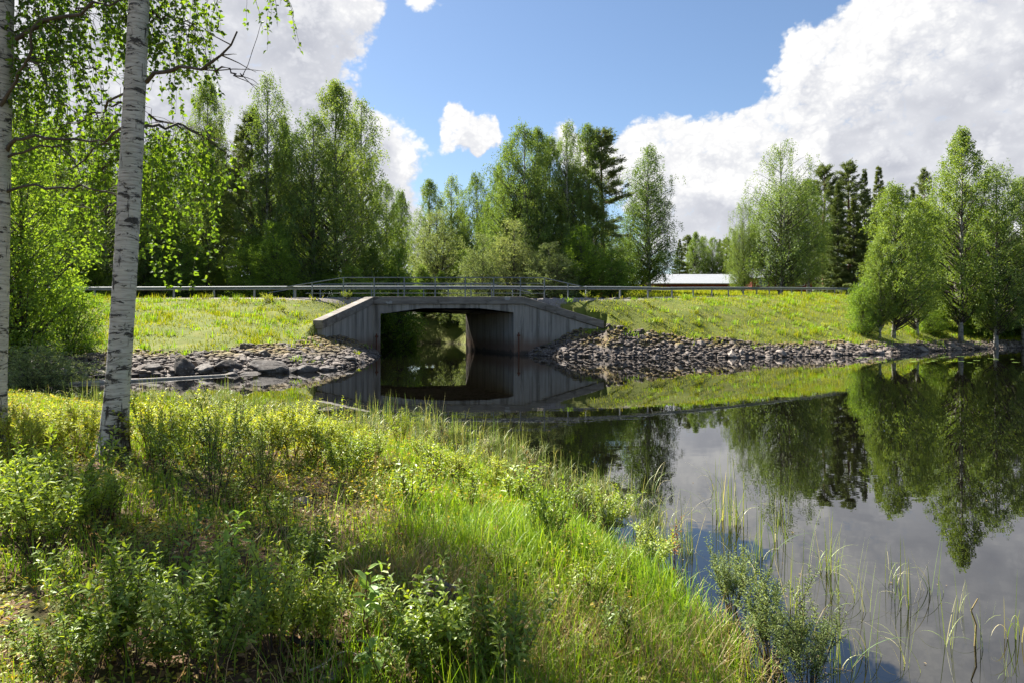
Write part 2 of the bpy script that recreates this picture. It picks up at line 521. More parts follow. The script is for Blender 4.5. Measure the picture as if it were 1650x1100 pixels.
def simple(name, stops, scale=(1, 1, 1), nscale=6, rough=0.85, bstr=0.5, bdist=0.02, detail=4, metal=0, spec=0.3):
    m, n, out = new_mat(name)
    tc = n.n('ShaderNodeTexCoord')
    oi = n.n('ShaderNodeObjectInfo')
    vec = n.vmath('ADD', n.mapping(tc.outputs['Object'], scale), n.vmath('SCALE', (13.1, 7.7, 3.3), scale=oi.outputs['Random']))
    f = n.noise(vec, nscale, detail, 0.6)
    k = len(stops) - 1
    col = n.ramp(f, [(0.28 + 0.44 * i / k, c) for i, c in enumerate(stops)])
    principled(n, out, col, rough, f, bstr, bdist, metal, spec)
    return m


M['birch_bark'] = simple('birch_bark', [(.04, .035, .03), (.22, .205, .185), (.36, .34, .31), (.44, .42, .39)], (1, 1, 2.2), 2.2)
M['pine_bark'] = simple('pine_bark', [(.06, .035, .026), (.15, .075, .045), (.24, .115, .065)], (1, 1, .4), 6)
M['dark_bark'] = simple('dark_bark', [(.035, .03, .026), (.075, .062, .052), (.12, .10, .085)], (1, 1, .3), 12)
M['twig'] = simple('twig', [(.03, .022, .017), (.07, .048, .036), (.11, .08, .055)], (1, 1, 1), 20)
M['stem_red'] = simple('stem_red', [(.05, .025, .018), (.11, .05, .035), (.15, .10, .05)], (1, 1, 1), 20)


def stone_mat(name, stops, moss=0.5, lichen=True):
    m, n, out = new_mat(name)
    tc = n.n('ShaderNodeTexCoord'); oi = n.n('ShaderNodeObjectInfo'); geo = n.n('ShaderNodeNewGeometry')
    p = n.vmath('ADD', geo.outputs['Position'], n.vmath('SCALE', (17.0, 9.0, 5.0), scale=oi.outputs['Random']))
    f = n.noise(p, 5.0, 6, 0.68)
    k = len(stops) - 1
    col = n.ramp(n.math('MULTIPLY_ADD', n.math('SUBTRACT', oi.outputs['Random'], 0.5), 0.34,
                        n.math('MULTIPLY_ADD', n.math('SUBTRACT', geo.outputs['Random Per Island'], 0.5), 0.32, f)),
                 [(0.25 + 0.5 * i / k, c) for i, c in enumerate(stops)])
    if lichen:
        col = n.mix(n.smooth(n.noise(p, 14, 3, .6), .60, .68, 0, .6), col, (.36, .36, .33))
    sp = n.n('ShaderNodeSeparateXYZ'); n.put(sp.inputs[0], geo.outputs['Normal'])
    sz = n.n('ShaderNodeSeparateXYZ'); n.put(sz.inputs[0], geo.outputs['Position'])
    mo = n.math('MULTIPLY', n.smooth(n.noise(geo.outputs['Position'], 0.9, 4, .65), .44, .54), n.smooth(sp.outputs[2], .35, .75))
    mo = n.math('MULTIPLY', mo, n.smooth(sz.outputs[2], 0.40, 0.8, 0, moss))
    mcol = n.ramp(n.noise(geo.outputs['Position'], 3, 3, .5), [(.35, (.16, .10, .03)), (.5, (.21, .145, .03)), (.65, (.17, .14, .03))])
    col = n.mix(mo, col, mcol)
    # wet, dark band of stone at the waterline
    wet = n.smooth(n.math('MULTIPLY_ADD', n.noise(geo.outputs['Position'], 2.5, 2, .5), 0.14, sz.outputs[2]), 0.16, 0.07)
    col = n.mix(n.math('MULTIPLY', wet, 0.6), col, (.035, .028, .024))
    principled(n, out, col, 0.85, n.noise(p, 22, 5, .65), 0.6, 0.02, spec=0.3)
    return m


M['stone'] = stone_mat('stone', [(.052, .040, .033), (.115, .091, .075), (.18, .146, .121), (.25, .208, .176)], 0.9)
M['boulder'] = stone_mat('boulder', [(.05, .04, .034), (.09, .076, .066), (.135, .116, .102), (.18, .158, .142)], 0.6)


def concrete_mat():
    m, n, out = new_mat('concrete')
    geo = n.n('ShaderNodeNewGeometry'); p = geo.outputs['Position']
    sz = n.n('ShaderNodeSeparateXYZ'); n.put(sz.inputs[0], p)
    boards = n.noise(n.mapping(p, (9, 9, 0.12)), 1.0, 2, 0.6)
    streak = n.noise(n.mapping(p, (3.0, 3.0, 0.35)), 1.0, 5, 0.65)
    col = n.ramp(streak, [(.3, (.235, .21, .18)), (.5, (.305, .276, .24)), (.7, (.375, .342, .30))])
    col = n.mix(n.smooth(boards, .52, .66, 0, .4), col, (.10, .092, .08))
    col = n.mix(n.smooth(n.noise(n.mapping(p, (2.2, 2.2, .16), loc=(4, 1, 0)), 1.0, 6, .7), .49, .63, 0, .7), col, (.085, .075, .062))
    fleck = n.smooth(n.noise(p, 6, 3, .5), .68, .72, 0, .5)
    col = n.mix(fleck, col, (.36, .35, .33))
    zz = n.math('MULTIPLY_ADD', n.math('SUBTRACT', n.noise(n.mapping(p, (2.5, 2.5, .4)), 1, 3, .5), .5), 0.5, sz.outputs[2])
    rust = n.smooth(zz, 1.25, 0.45, 0, .9)
    col = n.mix(rust, col, (.155, .095, .065))
    col = n.mix(n.smooth(zz, .28, .1, 0, .8), col, (.055, .045, .036))
    principled(n, out, col, 0.85, n.math('ADD', n.math('MULTIPLY', boards, 1.0), n.noise(p, 25, 4, .6)), 0.5, 0.02, spec=.3)
    return m


def cap_mat():
    m, n, out = new_mat('weathered_cap')
    geo = n.n('ShaderNodeNewGeometry'); p = geo.outputs['Position']
    col = n.ramp(n.noise(n.mapping(p, (1.2, 1.2, 6)), 1.0, 5, .65), [(.3, (.13, .112, .092)), (.5, (.19, .168, .142)), (.72, (.27, .243, .21))])
    col = n.mix(n.smooth(n.noise(p, 1.8, 4, .6), .56, .64, 0, .7), col, (.08, .07, .058))
    pale = n.smooth(n.noise(n.vmath('ADD', p, (5., 2., 1.)), .8, 5, .7), .635, .65, 0, .8)
    col = n.mix(pale, col, (.36, .35, .33))
    principled(n, out, col, 0.9, n.noise(p, 18, 5, .65), .6, .02, spec=.25)
    return m


M['concrete'] = concrete_mat()
M['cap'] = cap_mat()
M['soffit'] = simple('soffit_concrete', [(.11, .105, .10), (.15, .145, .135), (.20, .195, .185)], (1, 1, 1), 1.2, .9, .3)
M['rust'] = simple('rust', [(.07, .025, .018), (.13, .05, .03), (.16, .075, .05)], (1, 1, 1), 14, .9)
M['galv'] = simple('galvanised_steel', [(.15, .165, .167), (.185, .20, .203), (.225, .24, .245)], (1, 1, 1), 3, .65, .1, .004, 3, .1, .35)
M['asphalt'] = simple('asphalt', [(.04, .04, .042), (.055, .055, .056), (.075, .073, .07)], (1, 1, 1), 8, .9)
M['red_wall'] = simple('red_wall', [(.12, .02, .014), (.17, .028, .02), (.21, .04, .03)], (6, 6, .3), 1.5, .8)
M['white_paint'] = simple('white_paint', [(.42, .42, .41), (.48, .48, .47), (.54, .54, .53)], (1, 1, 1), 2, .6, .1)
M['metal_roof'] = simple('metal_roof', [(.23, .24, .255), (.25, .26, .275), (.275, .285, .30)], (.25, .6, 1), 1.0, .7, .02, .005, 3, .0, .4)
M['slate_roof'] = simple('pale_roof', [(.42, .45, .50), (.52, .55, .60), (.6, .62, .66)], (1, 1, 1), 2, .5, .1)
M['log'] = simple('log_wood', [(.28, .24, .20), (.40, .36, .31), (.5, .46, .40)], (1, 8, 8), 2, .8)
M['charred'] = simple('dark_wood', [(.018, .015, .013), (.04, .032, .028), (.075, .06, .05)], (1, 1, 1), 9, .85)


def glass_mat():
    m, n, out = new_mat('window_glass')
    principled(n, out, (.03, .035, .04), 0.08, spec=.5)
    return m


M['glass'] = glass_mat()


def water_mat():
    m, n, out = new_mat('water')
    geo = n.n('ShaderNodeNewGeometry'); p = geo.outputs['Position']
    sp = n.n('ShaderNodeSeparateXYZ'); n.put(sp.inputs[0], p)
    a = n.noise(n.mapping(p, (.9, 1.6, 1)), 1.0, 3, .5)
    b = n.noise(n.mapping(p, (3.5, 6.0, 1)), 1.0, 2, .5)
    calm = n.smooth(n.noise(p, .12, 2, .5), .42, .62, .25, 1.0)
    h = n.math('MULTIPLY', n.math('MULTIPLY_ADD', b, .22, a), calm)
    pr = principled(n, out, (.0025, .0022, .0015), 0.0, h, 0.06, 0.03, spec=.5, ior=1.95)
    return m


M['water'] = water_mat()


def ground_mat():
    m, n, out = new_mat('ground')
    geo = n.n('ShaderNodeNewGeometry'); p = geo.outputs['Position']

    def at(nm):
        a = n.n('ShaderNodeAttribute'); a.attribute_name = nm
        return a.outputs['Fac']
    f = n.noise(p, 2.2, 6, .65)
    f2 = n.noise(p, 11, 5, .65)
    litter = n.ramp(f2, [(.3, (.030, .018, .012)), (.45, (.075, .042, .026)), (.6, (.13, .080, .048)), (.75, (.20, .14, .095))])
    moss = n.ramp(f2, [(.3, (.035, .045, .010)), (.5, (.075, .085, .018)), (.7, (.13, .125, .03))])
    col = n.mix(n.smooth(f, .46, .62), litter, moss)
    grassc = n.ramp(n.noise(p, .8, 6, .7), [(.3, (.075, .095, .018)), (.5, (.115, .135, .024)), (.7, (.16, .155, .04))])
    col = n.mix(at('grassy'), col, grassc)
    bankc = n.ramp(n.noise(p, 5, 6, .7), [(.3, (.05, .04, .033)), (.5, (.12, .10, .085)), (.7, (.19, .16, .13))])
    mossy = n.smooth(n.noise(p, .7, 5, .65), .5, .6)
    bankc = n.mix(n.math('MULTIPLY', mossy, .8), bankc, (.20, .15, .05))
    col = n.mix(at('bank'), col, bankc)
    grav = n.ramp(n.noise(p, 14, 5, .7), [(.3, (.14, .12, .105)), (.5, (.23, .20, .18)), (.7, (.32, .29, .265))])
    col = n.mix(at('gravel'), col, grav)
    col = n.mix(at('bed'), col, (.03, .022, .012))
    principled(n, out, col, .95, n.math('ADD', f2, f), .7, .04, spec=.15)
    return m


M['ground'] = ground_mat()

# ------------------------------------------------------------------ terrain
SHORE = np.array([
    (3.0, -30), (2.6, -6), (2.3, -2), (1.5, 1.0), (1.25, 3.3), (1.2, 4.2), (1.1, 4.93), (.93, 5.6), (.6, 6.5), (0.02, 7.9), (-.95, 9.7),
    (-2.7, 11.3), (-5.0, 12.5), (-7.5, 13.8), (-10.5, 15.7), (-13.5, 17.0), (-17, 18.3), (-18.6, 20.4), (-17.5, 22.4), (-15, 23.5), (-13, 24.0),
    (-11.0, 24.6), (-9.3, 25.4), (-7.8, 26.6), (-7.1, 28.5), (-7.0, 31.5), (-7.25, 35), (-7.7, 39.6), (-8.4, 40.9), (-12.0, 48.0),
    (-11.9, 51), (-11.6, 56), (-11.4, 61), (-10.4, 63.4), (-8, 64.4), (-5.5, 63.6), (-3.9, 60), (-3.6, 54), (-3.3, 50), (-2.9, 48.0),
    (0.7, 40.9), (.95, 40.15), (1.7, 39.3), (2.5, 37.9), (5.7, 37.4), (9, 37.1), (12.3, 37.0), (14.5, 37.4), (16.4, 38.3), (21, 40.6), (27.5, 45.2),
    (39, 52.6), (60, 62), (100, 70), (200, 75), (200, -30)], float)

ROADC = np.array([(-160, 52), (-80, 48.4), (-45, 46.6), (-25, 45.4), (-13, 44.5), (-9, 44.3), (-4, 44.3), (0, 44.35), (2.5, 44.8), (5.2, 46.0), (9, 49.0),
                  (13.5, 53.3), (19, 59.2), (26, 67), (45, 88.5), (80, 124), (140, 180)], float)


def catmull(P, per=8):
    out = []
    n = len(P)
    for i in range(n - 1):
        p0 = P[max(i - 1, 0)]; p1 = P[i]; p2 = P[i + 1]; p3 = P[min(i + 2, n - 1)]
        for k in range(per):
            t = k / per
            out.append(0.5 * ((2 * p1) + (-p0 + p2) * t + (2 * p0 - 5 * p1 + 4 * p2 - p3) * t * t + (-p0 + 3 * p1 - 3 * p2 + p3) * t ** 3))
    out.append(P[-1])
    return np.array(out)


RC = catmull(ROADC, 6)


def road_z(x):
    return 3.36 + 0.17 * sstep(x, 1, 9) + np.clip(np.asarray(x, float) - 8, 0, 40) * 0.055


def seg_dist(x, y, P, closed):
    """distance to polyline; returns distance, signed side, x of nearest point"""
    x = np.asarray(x, float); y = np.asarray(y, float)
    best = np.full(x.shape, 1e18); side = np.zeros(x.shape); nx = np.zeros(x.shape)
    n = len(P)
    for i in range(n if closed else n - 1):
        a = P[i]; b = P[(i + 1) % n]
        dx, dy = b - a
        t = np.clip(((x - a[0]) * dx + (y - a[1]) * dy) / (dx * dx + dy * dy), 0, 1)
        px = a[0] + t * dx; py = a[1] + t * dy
        d2 = (x - px) ** 2 + (y - py) ** 2
        k = d2 < best
        best = np.where(k, d2, best)
        side = np.where(k, dx * (y - a[1]) - dy * (x - a[0]), side)
        nx = np.where(k, px, nx)
    return np.sqrt(best), np.sign(side), nx


def inside(x, y, P):
    c = np.zeros(np.shape(x), bool)
    n = len(P)
    for i in range(n):
        x0, y0 = P[i]; x1, y1 = P[(i + 1) % n]
        if y0 == y1: continue
        k = ((y0 > y) != (y1 > y)) & (x < (x1 - x0) * (y - y0) / (y1 - y0) + x0)
        c ^= k
    return c


def shore(x, y):
    """positive on land, negative in water"""
    d, _, _ = seg_dist(x, y, SHORE, True)
    return np.where(inside(x, y, SHORE), -d, d)


# wing walls of the bridge: corner, tip, top heights
WL = dict(a=np.array([-8.28, 40.5]), b=np.array([-9.45, 34.0]), za=3.39, zb=1.98)
WR = dict(a=np.array([0.74, 40.5]), b=np.array([5.25, 39.75]), za=3.39, zb=1.95)
HALF = 3.7


def behind_wing(x, y):
    """ground held up by a wing wall"""
    x = np.asarray(x, float); y = np.asarray(y, float)
    k1 = (y > 34.2) & (y < 41) & (x < WL['a'][0] + (y - 40.5) * (WL['b'][0] - WL['a'][0]) / (WL['b'][1] - WL['a'][1]) + .1) & (x > -16)
    k2 = (x > .5) & (x < 5.4) & (y > 40.5 + (x - .74) * (-.75 / 4.51) - .1) & (y < 44)
    return k1 | k2




def ground_z(x, y, full=False):
    x = np.asarray(x, float); y = np.asarray(y, float)
    ds = shore(x, y)
    dr, side, nx = seg_dist(x, y, RC, False)
    zr = road_z(nx)
    e = np.maximum(dr - HALF, 0)
    dl = np.maximum(ds, 0)
    t = dl / (dl + e + 1e-6)
    emb = zr * (1 - (1 - t) ** 1.3)
    emb = emb + (fbm(x * .35, y * .35, 5) * 0.5 + fbm(x * 1.3, y * 1.3, 9) * 0.16) * sstep(dl, .5, 4) * sstep(e, .3, 3)
    near = 0.5 * (1 - np.exp(-dl / 1.9)) + 0.012 * dl
    near = near + (fbm(x * .9, y * .9, 3) * 0.22 + fbm(x * 3.5, y * 3.5, 21, 3) * 0.09) * sstep(dl, .1, 1.5)
    w = sstep(y, 17.5, 25)
    front = near * (1 - w) + emb * w
    back_r = zr + 0.068 * np.minimum(e, 60) + fbm(x * .05, y * .05, 31) * 1.2 * sstep(e, 5, 25)
    back_l = 2.9 + fbm(x * .1, y * .1, 31) * 0.6
    wr = sstep(x, -2, 14)
    back = (back_l * (1 - wr) + back_r * wr) * (1 - np.exp(-dl / 2.2))
    back = back * sstep(e, -0.5, 3) + (1 - sstep(e, -0.5, 3)) * (zr - .05) * (1 - np.exp(-dl / .8))
    z = np.where(side > 0, back, front)
    # front right far end: land by the birches
    for Wd, sgn in ((WL, 1), (WR, -1)):
        a, b = Wd['a'], Wd['b']
        dv = b - a; L = np.hypot(*dv)
        s = ((x - a[0]) * dv[0] + (y - a[1]) * dv[1]) / L ** 2
        q = ((x - a[0]) * dv[1] - (y - a[1]) * dv[0]) / L * (-sgn)      # >0 in front of the wall (river side)
        ztop = Wd['za'] + (Wd['zb'] - Wd['za']) * np.clip(s, 0, 1) - np.maximum(s - 1, 0) * L * .55
        infront = (s > -0.15) & (s < 1.06) & (q > -0.33) & (q < 6) & (side < 0)
        z = np.where(infront, np.minimum(z, 0.66 * dl + 0.03), z)
        behind = (s > -0.2) & (s < 1.5) & (q <= -0.33) & (q > -9) & (side < 0)
        z = np.where(behind, np.maximum(z, np.minimum(ztop - 0.10 - 0.33 * (-q - .33), zr)), z)
    z = np.where((dr < HALF) , zr - 0.05, z)
    bed = -np.minimum(1.6, -ds * 0.42) - 0.03
    bed = np.where((y > 12) & (x < -9) & (y < 26), np.maximum(bed, -0.25), bed)
    z = np.where(ds < 0, bed, z)
    if full:
        return z, ds, dr, side
    return z


def bank_edge(x, y, dmax):
    return dmax + fbm(x * .5, y * .5, 77) * 1.6 + np.where((x > 0) & (x < 9.5), .75 * (1 - sstep(x, 4.5, 9.5)), 0)


def axis(parts):
    a = []
    for lo, hi, st in parts:
        a.append(np.arange(lo, hi, st))
    return np.concatenate(a)


def build_ground():
    geo = lambda s: s * np.array([70, 85, 105, 135, 180, 250, 400, 700, 1200, 2200], float)
    xs = np.concatenate([-geo(1)[::-1], axis([(-60, -20, .8), (-20, -10.5, .3), (-10.5, -8.5, .14), (-8.5, 3.2, .11), (3.2, 8, .2), (8, 42, .5), (42, 61, 1.2)]), geo(1)])
    ys = np.concatenate([[-30, -15, -6, -3, -1.5], axis([(-.8, 14.5, .12), (14.5, 34, .4), (34, 38.8, .25), (38.8, 41.6, .12), (41.8, 70, .6), (70, 130, 2)]), np.array([135, 150, 180, 250, 400, 700, 1200, 2200.])])
    X, Y = np.meshgrid(xs, ys)
    Z, ds, dr, side = ground_z(X, Y, True)
    far = np.maximum(np.abs(X) - 120, 0) + np.maximum(Y - 140, 0)
    Z = np.where(far > 0, np.maximum(Z, 0.2) + 0.0 * far, Z)
    ny, nx = X.shape
    V = np.stack([X, Y, Z], -1).reshape(-1, 3)
    i = np.arange(ny - 1)[:, None] * nx; j = np.arange(nx - 1)[None, :]
    q = np.stack([i + j, i + j + 1, i + nx + j + 1, i + nx + j], -1).reshape(-1, 4)
    T = np.concatenate([q[:, [0, 1, 2]], q[:, [0, 2, 3]]])
    me = mk('ground', V, T, M['ground'], True)
    xx, yy, dd = X.ravel(), Y.ravel(), ds.ravel(); rr = dr.ravel(); ss = side.ravel()
    infr = (ss < 0)
    bank = (~behind_wing(xx, yy)) * (1 - sstep(dd - bank_edge(xx, yy, np.where(xx < 0, 2.5, 1.15)), -.3, .25)) * sstep(yy, 20, 24) * infr * (xx < 45)
    grassy = np.where((yy > 22) & infr, 1.0, 0.0) + np.where((~infr) & (xx > 3), 1.0, 0.0)
    grassy = np.where(yy < 22, 0.75 * (1 - sstep(dd + fbm(xx, yy, 12) * 1.5, .8, 2.6)), grassy)
    grassy = np.where((~infr) & (xx <= 3), .8, grassy)
    gravel = (rr < HALF + .45) & (rr > 2.0)
    for nm, arr in (('bank', bank), ('grassy', grassy), ('gravel', gravel.astype(float)), ('bed', (dd < 0.02).astype(float))):
        at = me.attributes.new(nm, 'FLOAT', 'POINT')
        at.data.foreach_set('value', np.asarray(arr, np.float32))
    o = ob('ground', me)
    tag(o, kind='structure')
    return o


ground = build_ground()


def build_water():
    V = [(-200, -40, 0), (2200, -40, 0), (2200, 75, 0), (-200, 75, 0)]
    me = mk('water', [(-60, -35, 0), (205, -35, 0), (205, 78, 0), (-60, 78, 0)], [(0, 1, 2), (0, 2, 3)], M['water'])
    tag(ob('water', me), kind='structure')


build_water()


def offset_line(off, x0, x1, step=None):
    """points along the road centre offset sideways; off<0 = camera side"""
    P = catmull(ROADC, 24)
    tg = np.gradient(P, axis=0); tg /= np.linalg.norm(tg, axis=1)[:, None]
    Q = P + np.stack([-tg[:, 1], tg[:, 0]], -1) * off
    k = (Q[:, 0] >= x0) & (Q[:, 0] <= x1)
    Q = Q[k]; C = P[k]
    if step:
        s = np.concatenate([[0], np.cumsum(np.hypot(*np.diff(Q, axis=0).T))])
        t = np.arange(0, s[-1], step)
        return np.stack([np.interp(t, s, Q[:, 0]), np.interp(t, s, Q[:, 1])], -1), np.interp(t, s, C[:, 0])
    return Q, C[:, 0]


def build_road():
    a, xa = offset_line(-2.9, -150, 100)
    P = catmull(ROADC, 24)
    tg = np.gradient(P, axis=0); tg /= np.linalg.norm(tg, axis=1)[:, None]
    nn = np.stack([-tg[:, 1], tg[:, 0]], -1)
    z = road_z(P[:, 0])
    rows = []
    for off, dz in ((-2.9, .012), (0, .07), (2.9, .012)):
        q = P + nn * off
        rows.append(np.stack([q[:, 0], q[:, 1], z + dz], -1))
    V = np.concatenate(rows); n = len(P)
    T = []
    for r in range(2):
        for i in range(n - 1):
            p = r * n + i
            T += [(p, p + 1, p + n + 1), (p, p + n + 1, p + n)]
    tag(ob('road', mk('road', V, T, M['asphalt'], True)), kind='structure')


build_road()

# ------------------------------------------------------------------ the bridge
SK = np.array([-0.443 * 7.6, 7.6, 0.0])      # skewed run of the river under the road


def bevel_obj(o, w=0.02, seg=1):
    md = o.modifiers.new('bevel', 'BEVEL'); md.width = w; md.segments = seg; md.limit_method = 'ANGLE'
    return o


def build_bridge():
    root = ob('bridge', None, loc=(0, 0, 0))
    root.empty_display_size = 1
    tag(root, 'grey concrete slab bridge with splayed wing walls over the dark river', 'bridge')
    y0 = 40.5

    def part(name, acc, mat, bev=0.015, parent=root):
        o = ob(name, acc.mesh(name, mat), parent)
        bm = bmesh.new(); bm.from_mesh(o.data)
        bmesh.ops.remove_doubles(bm, verts=bm.verts, dist=1e-5)
        bmesh.ops.dissolve_limit(bm, angle_limit=0.01, verts=bm.verts, edges=bm.edges)
        bmesh.ops.recalc_face_normals(bm, faces=bm.faces)
        bm.to_mesh(o.data); bm.free()
        if bev: bevel_obj(o, bev)
        return o
    # deck slab with haunches
    a = Acc()
    a.prism([(-7.8, y0, 2.955), (-7.8, y0, 2.40), (-7.55, y0, 2.42), (-5.3, y0, 2.72), (-1.9, y0, 2.72), (-.05, y0, 2.49), (.11, y0, 2.46), (.11, y0, 2.955)], SK)
    part('deck', a, M['concrete'])
    # abutments
    a = Acc(); a.prism([(-9.4, y0, 2.955), (-9.4, y0, -1.4), (-7.8, y0, -1.4), (-7.8, y0, 2.955)][::-1], SK)
    part('abutment', a, M['concrete'])
    a = Acc(); a.prism([(.11, y0, 2.955), (.11, y0, -1.4), (1.7, y0, -1.4), (1.7, y0, 2.955)], SK)
    part('abutment', a, M['concrete'])
    # edge beams
    a = Acc(); a.box((-8.28, y0 - .11, 2.958), (.74, y0 + .42, 3.395)); part('edge_beam', a, M['cap'])
    yb = y0 + SK[1]
    a = Acc(); a.box((-8.28 + SK[0], yb - .42, 2.958), (.74 + SK[0], yb + .11, 3.395)); part('edge_beam', a, M['cap'])
    # wing walls and their sloping caps
    for Wd, sgn in ((WL, 1), (WR, -1)):
        A, B = Wd['a'], Wd['b']
        dv = (B - A) / np.hypot(*(B - A))
        nv = np.array([dv[1], -dv[0]]) * -sgn * -1      # river-side normal guess
        if np.dot(nv, np.array([0.0, 0.0]) - A) < 0: nv = -nv
        def pt(p, z, off): return (p[0] + nv[0] * off, p[1] + nv[1] * off, z)
        ch = .43
        poly = [pt(A, -1.2, 0), pt(B, -1.2, 0), pt(B, Wd['zb'] - ch, 0), pt(A, Wd['za'] - ch - .004, 0)]
        a = Acc(); a.prism(poly, (-nv[0] * .42, -nv[1] * .42, 0)); part('wing_wall', a, M['concrete'])
        A2 = A - dv * -0.0; B2 = B + dv * .12
        poly = [pt(A2, Wd['za'] - ch, .10), pt(B2, Wd['zb'] - ch, .10), pt(B2, Wd['zb'], .10), pt(A2, Wd['za'], .10)]
        a = Acc(); a.prism(poly, (-nv[0] * .55, -nv[1] * .55, 0)); part('wing_cap', a, M['cap'])
    # rusty bars fixed to the front of the abutments
    for x, z0, z1 in ((-8.02, .0, 1.22), (.40, .05, 1.28)):
        a = Acc(); a.tube([(x, y0 - .05, z0 - .6), (x, y0 - .05, z1)], .035, 8)
        a.box((x - .09, y0 - .09, z1 - .22), (x + .09, y0 + .01, z1 - .12))
        part('rusty_bar', a, M['rust'], 0)

    # steel railings, near and far side
    def railing(off, xs, lowx0, lowx1):
        Q, C = offset_line(off, -30, 20)

        def P(x, z):
            return (x, np.interp(x, Q[:, 0], Q[:, 1]), z)
        zt = 4.56
        a = Acc()
        xi = xs[1]; xj = xs[-2]
        top = [P(lowx0, 3.96)] + [P(xi, zt)] + [P(x, zt) for x in xs[2:-2]] + [P(xj, zt)] + [P(lowx1, 4.0)]
        a.tube(top, .034, 6)
        rl = ob('railing', a.mesh('railing', M['galv'], False), root)
        for z in (4.22, 3.62):
            b = Acc(); b.tube([P(x, z) for x in np.linspace(xi if z > 4 else lowx0 + 1.5, xj if z > 4 else xj, 12)], .022, 5)
            ob('rail', b.mesh('rail', M['galv']), rl)
        for i, x in enumerate(xs):
            t = zt if 0 < i < len(xs) - 1 else 4.22
            p = P(x, 0)
            b = Acc(); b.box((x - .035, p[1] - .035, 3.2 if -8.2 < x < .9 else 3.0), (x + .035, p[1] + .035, t))
            ob('post', b.mesh('post', M['galv']), rl)
    railing(-3.42, [-12.0, -10.1, -8.25, -6.45, -4.6, -2.8, -1.1, .5, 1.95, 3.4], -13.9, 4.6)
    s = SK[0]
    railing(3.42, [x + s for x in (-12.0, -10.1, -8.25, -6.45, -4.6, -2.8, -1.1, .5, 1.95, 3.4)], -13.9 + s, 4.6 + s)


build_bridge()


def build_guardrail(off, x0, x1, label, gap):
    root = ob('guard_rail', None)
    tag(root, label, 'guard rail')
    Q, C = offset_line(off, x0, x1)
    zr = road_z(C)
    tg = np.gradient(Q, axis=0); tg /= np.linalg.norm(tg, axis=1)[:, None]
    nn = np.stack([tg[:, 1], -tg[:, 0]], -1) * (1 if off < 0 else -1)      # away from the road
    prof = [(0.0, .72), (-.05, .70), (-.055, .66), (.0, .63), (.0, .60), (-.055, .57), (-.05, .53), (0.0, .51)]
    prof = [(d, h - .02) for d, h in prof]
    # thickness: closed loop
    prof2 = prof + [(d + .016, h) for d, h in prof[::-1]]
    k = len(prof2); n = len(Q)
    V = np.zeros((n, k, 3))
    for j, (d, h) in enumerate(prof2):
        V[:, j, 0] = Q[:, 0] - nn[:, 0] * d * -1 * -1
        V[:, j, 1] = Q[:, 1] - nn[:, 1] * d * -1 * -1
        V[:, j, 2] = zr + h
    T = []
    for i in range(n - 1):
        for j in range(k):
            a = i * k + j; b = i * k + (j + 1) % k
            T += [(a, b, b + k), (a, b + k, a + k)]
    ob('beam', mk('beam', V.reshape(-1, 3), T, M['galv']), root)
    a = Acc(); a.box((-.05, -.035, -.5), (.05, .035, .70)); a.box((-.055, -.05, .49), (.055, .05, .72))
    pm = a.mesh('post', M['galv'])
    R, RCx = offset_line(off, x0, x1, 2.55)
    for (x, y), cx in zip(R, RCx):
        if gap[0] < x < gap[1]: continue
        nrm = np.interp(x, Q[:, 0], np.arctan2(tg[:, 1], tg[:, 0]))
        sd = -1 if off < 0 else 1
        ob('post', pm, root, (x - math.sin(nrm) * .08 * -sd, y + math.cos(nrm) * .08 * -sd, road_z(cx)), (0, 0, nrm))


build_guardrail(-3.30, -60, 44, 'galvanised guard rail on the near side of the road beside the grass', (-12.8, 4.4))

# ------------------------------------------------------------------ stones
def stone_mesh(name, seed, sub, mat, flat=0.7, rough=0.28, ang=0.5):
    bm = bmesh.new()
    bmesh.ops.create_icosphere(bm, subdivisions=sub, radius=0.5)
    r = random.Random(seed)
    off = Vector((r.uniform(-50, 50), r.uniform(-50, 50), r.uniform(-50, 50)))
    planes = [(Vector((r.uniform(-1, 1), r.uniform(-1, 1), r.uniform(-.6, 1))).normalized(), r.uniform(.30, .44)) for _ in range(7)]
    for v in bm.verts:
        c = v.co.copy()
        c *= 1 + rough * mnoise.noise(c * 2.2 + off) + rough * .5 * mnoise.noise(c * 5.5 + off)
        for pn, pd in planes:
            dd = c.dot(pn) - pd
            if dd > 0: c -= pn * dd * ang
        if sub >= 4:
            c *= 1 + .06 * mnoise.noise(c * 9 + off) + .035 * mnoise.noise(c * 21 + off)
        c.z *= flat
        v.co = c
    me = bpy.data.meshes.new(name)
    bm.to_mesh(me); bm.free()
    me.materials.append(mat)
    me.polygons.foreach_set('use_smooth', np.full(len(me.polygons), sub >= 3))
    return me


def slope_rot(x, y, yaw):
    e = .25
    z = ground_z(np.array([x + e, x - e, x, x, x]), np.array([y, y, y + e, y - e, y]))
    nrm = Vector((-(z[0] - z[1]) / (2 * e), -(z[2] - z[3]) / (2 * e), 1)).normalized()
    q = Vector((0, 0, 1)).rotation_difference(nrm) @ Matrix.Rotation(yaw, 3, 'Z').to_quaternion()
    return q.to_euler(), float(z[4])


STONES = [stone_mesh('stone', 100 + i, 2, M['stone'], [.62, .7, .8, .55][i % 4], .34, .97) for i in range(10)]
SLABS = [stone_mesh('stone', 200 + i, 2, M['stone'], .34, .22, .9) for i in range(6)]
BOULD = [stone_mesh('boulder', 300 + i, 4, M['boulder'], .72, .34, .95) for i in range(6)]


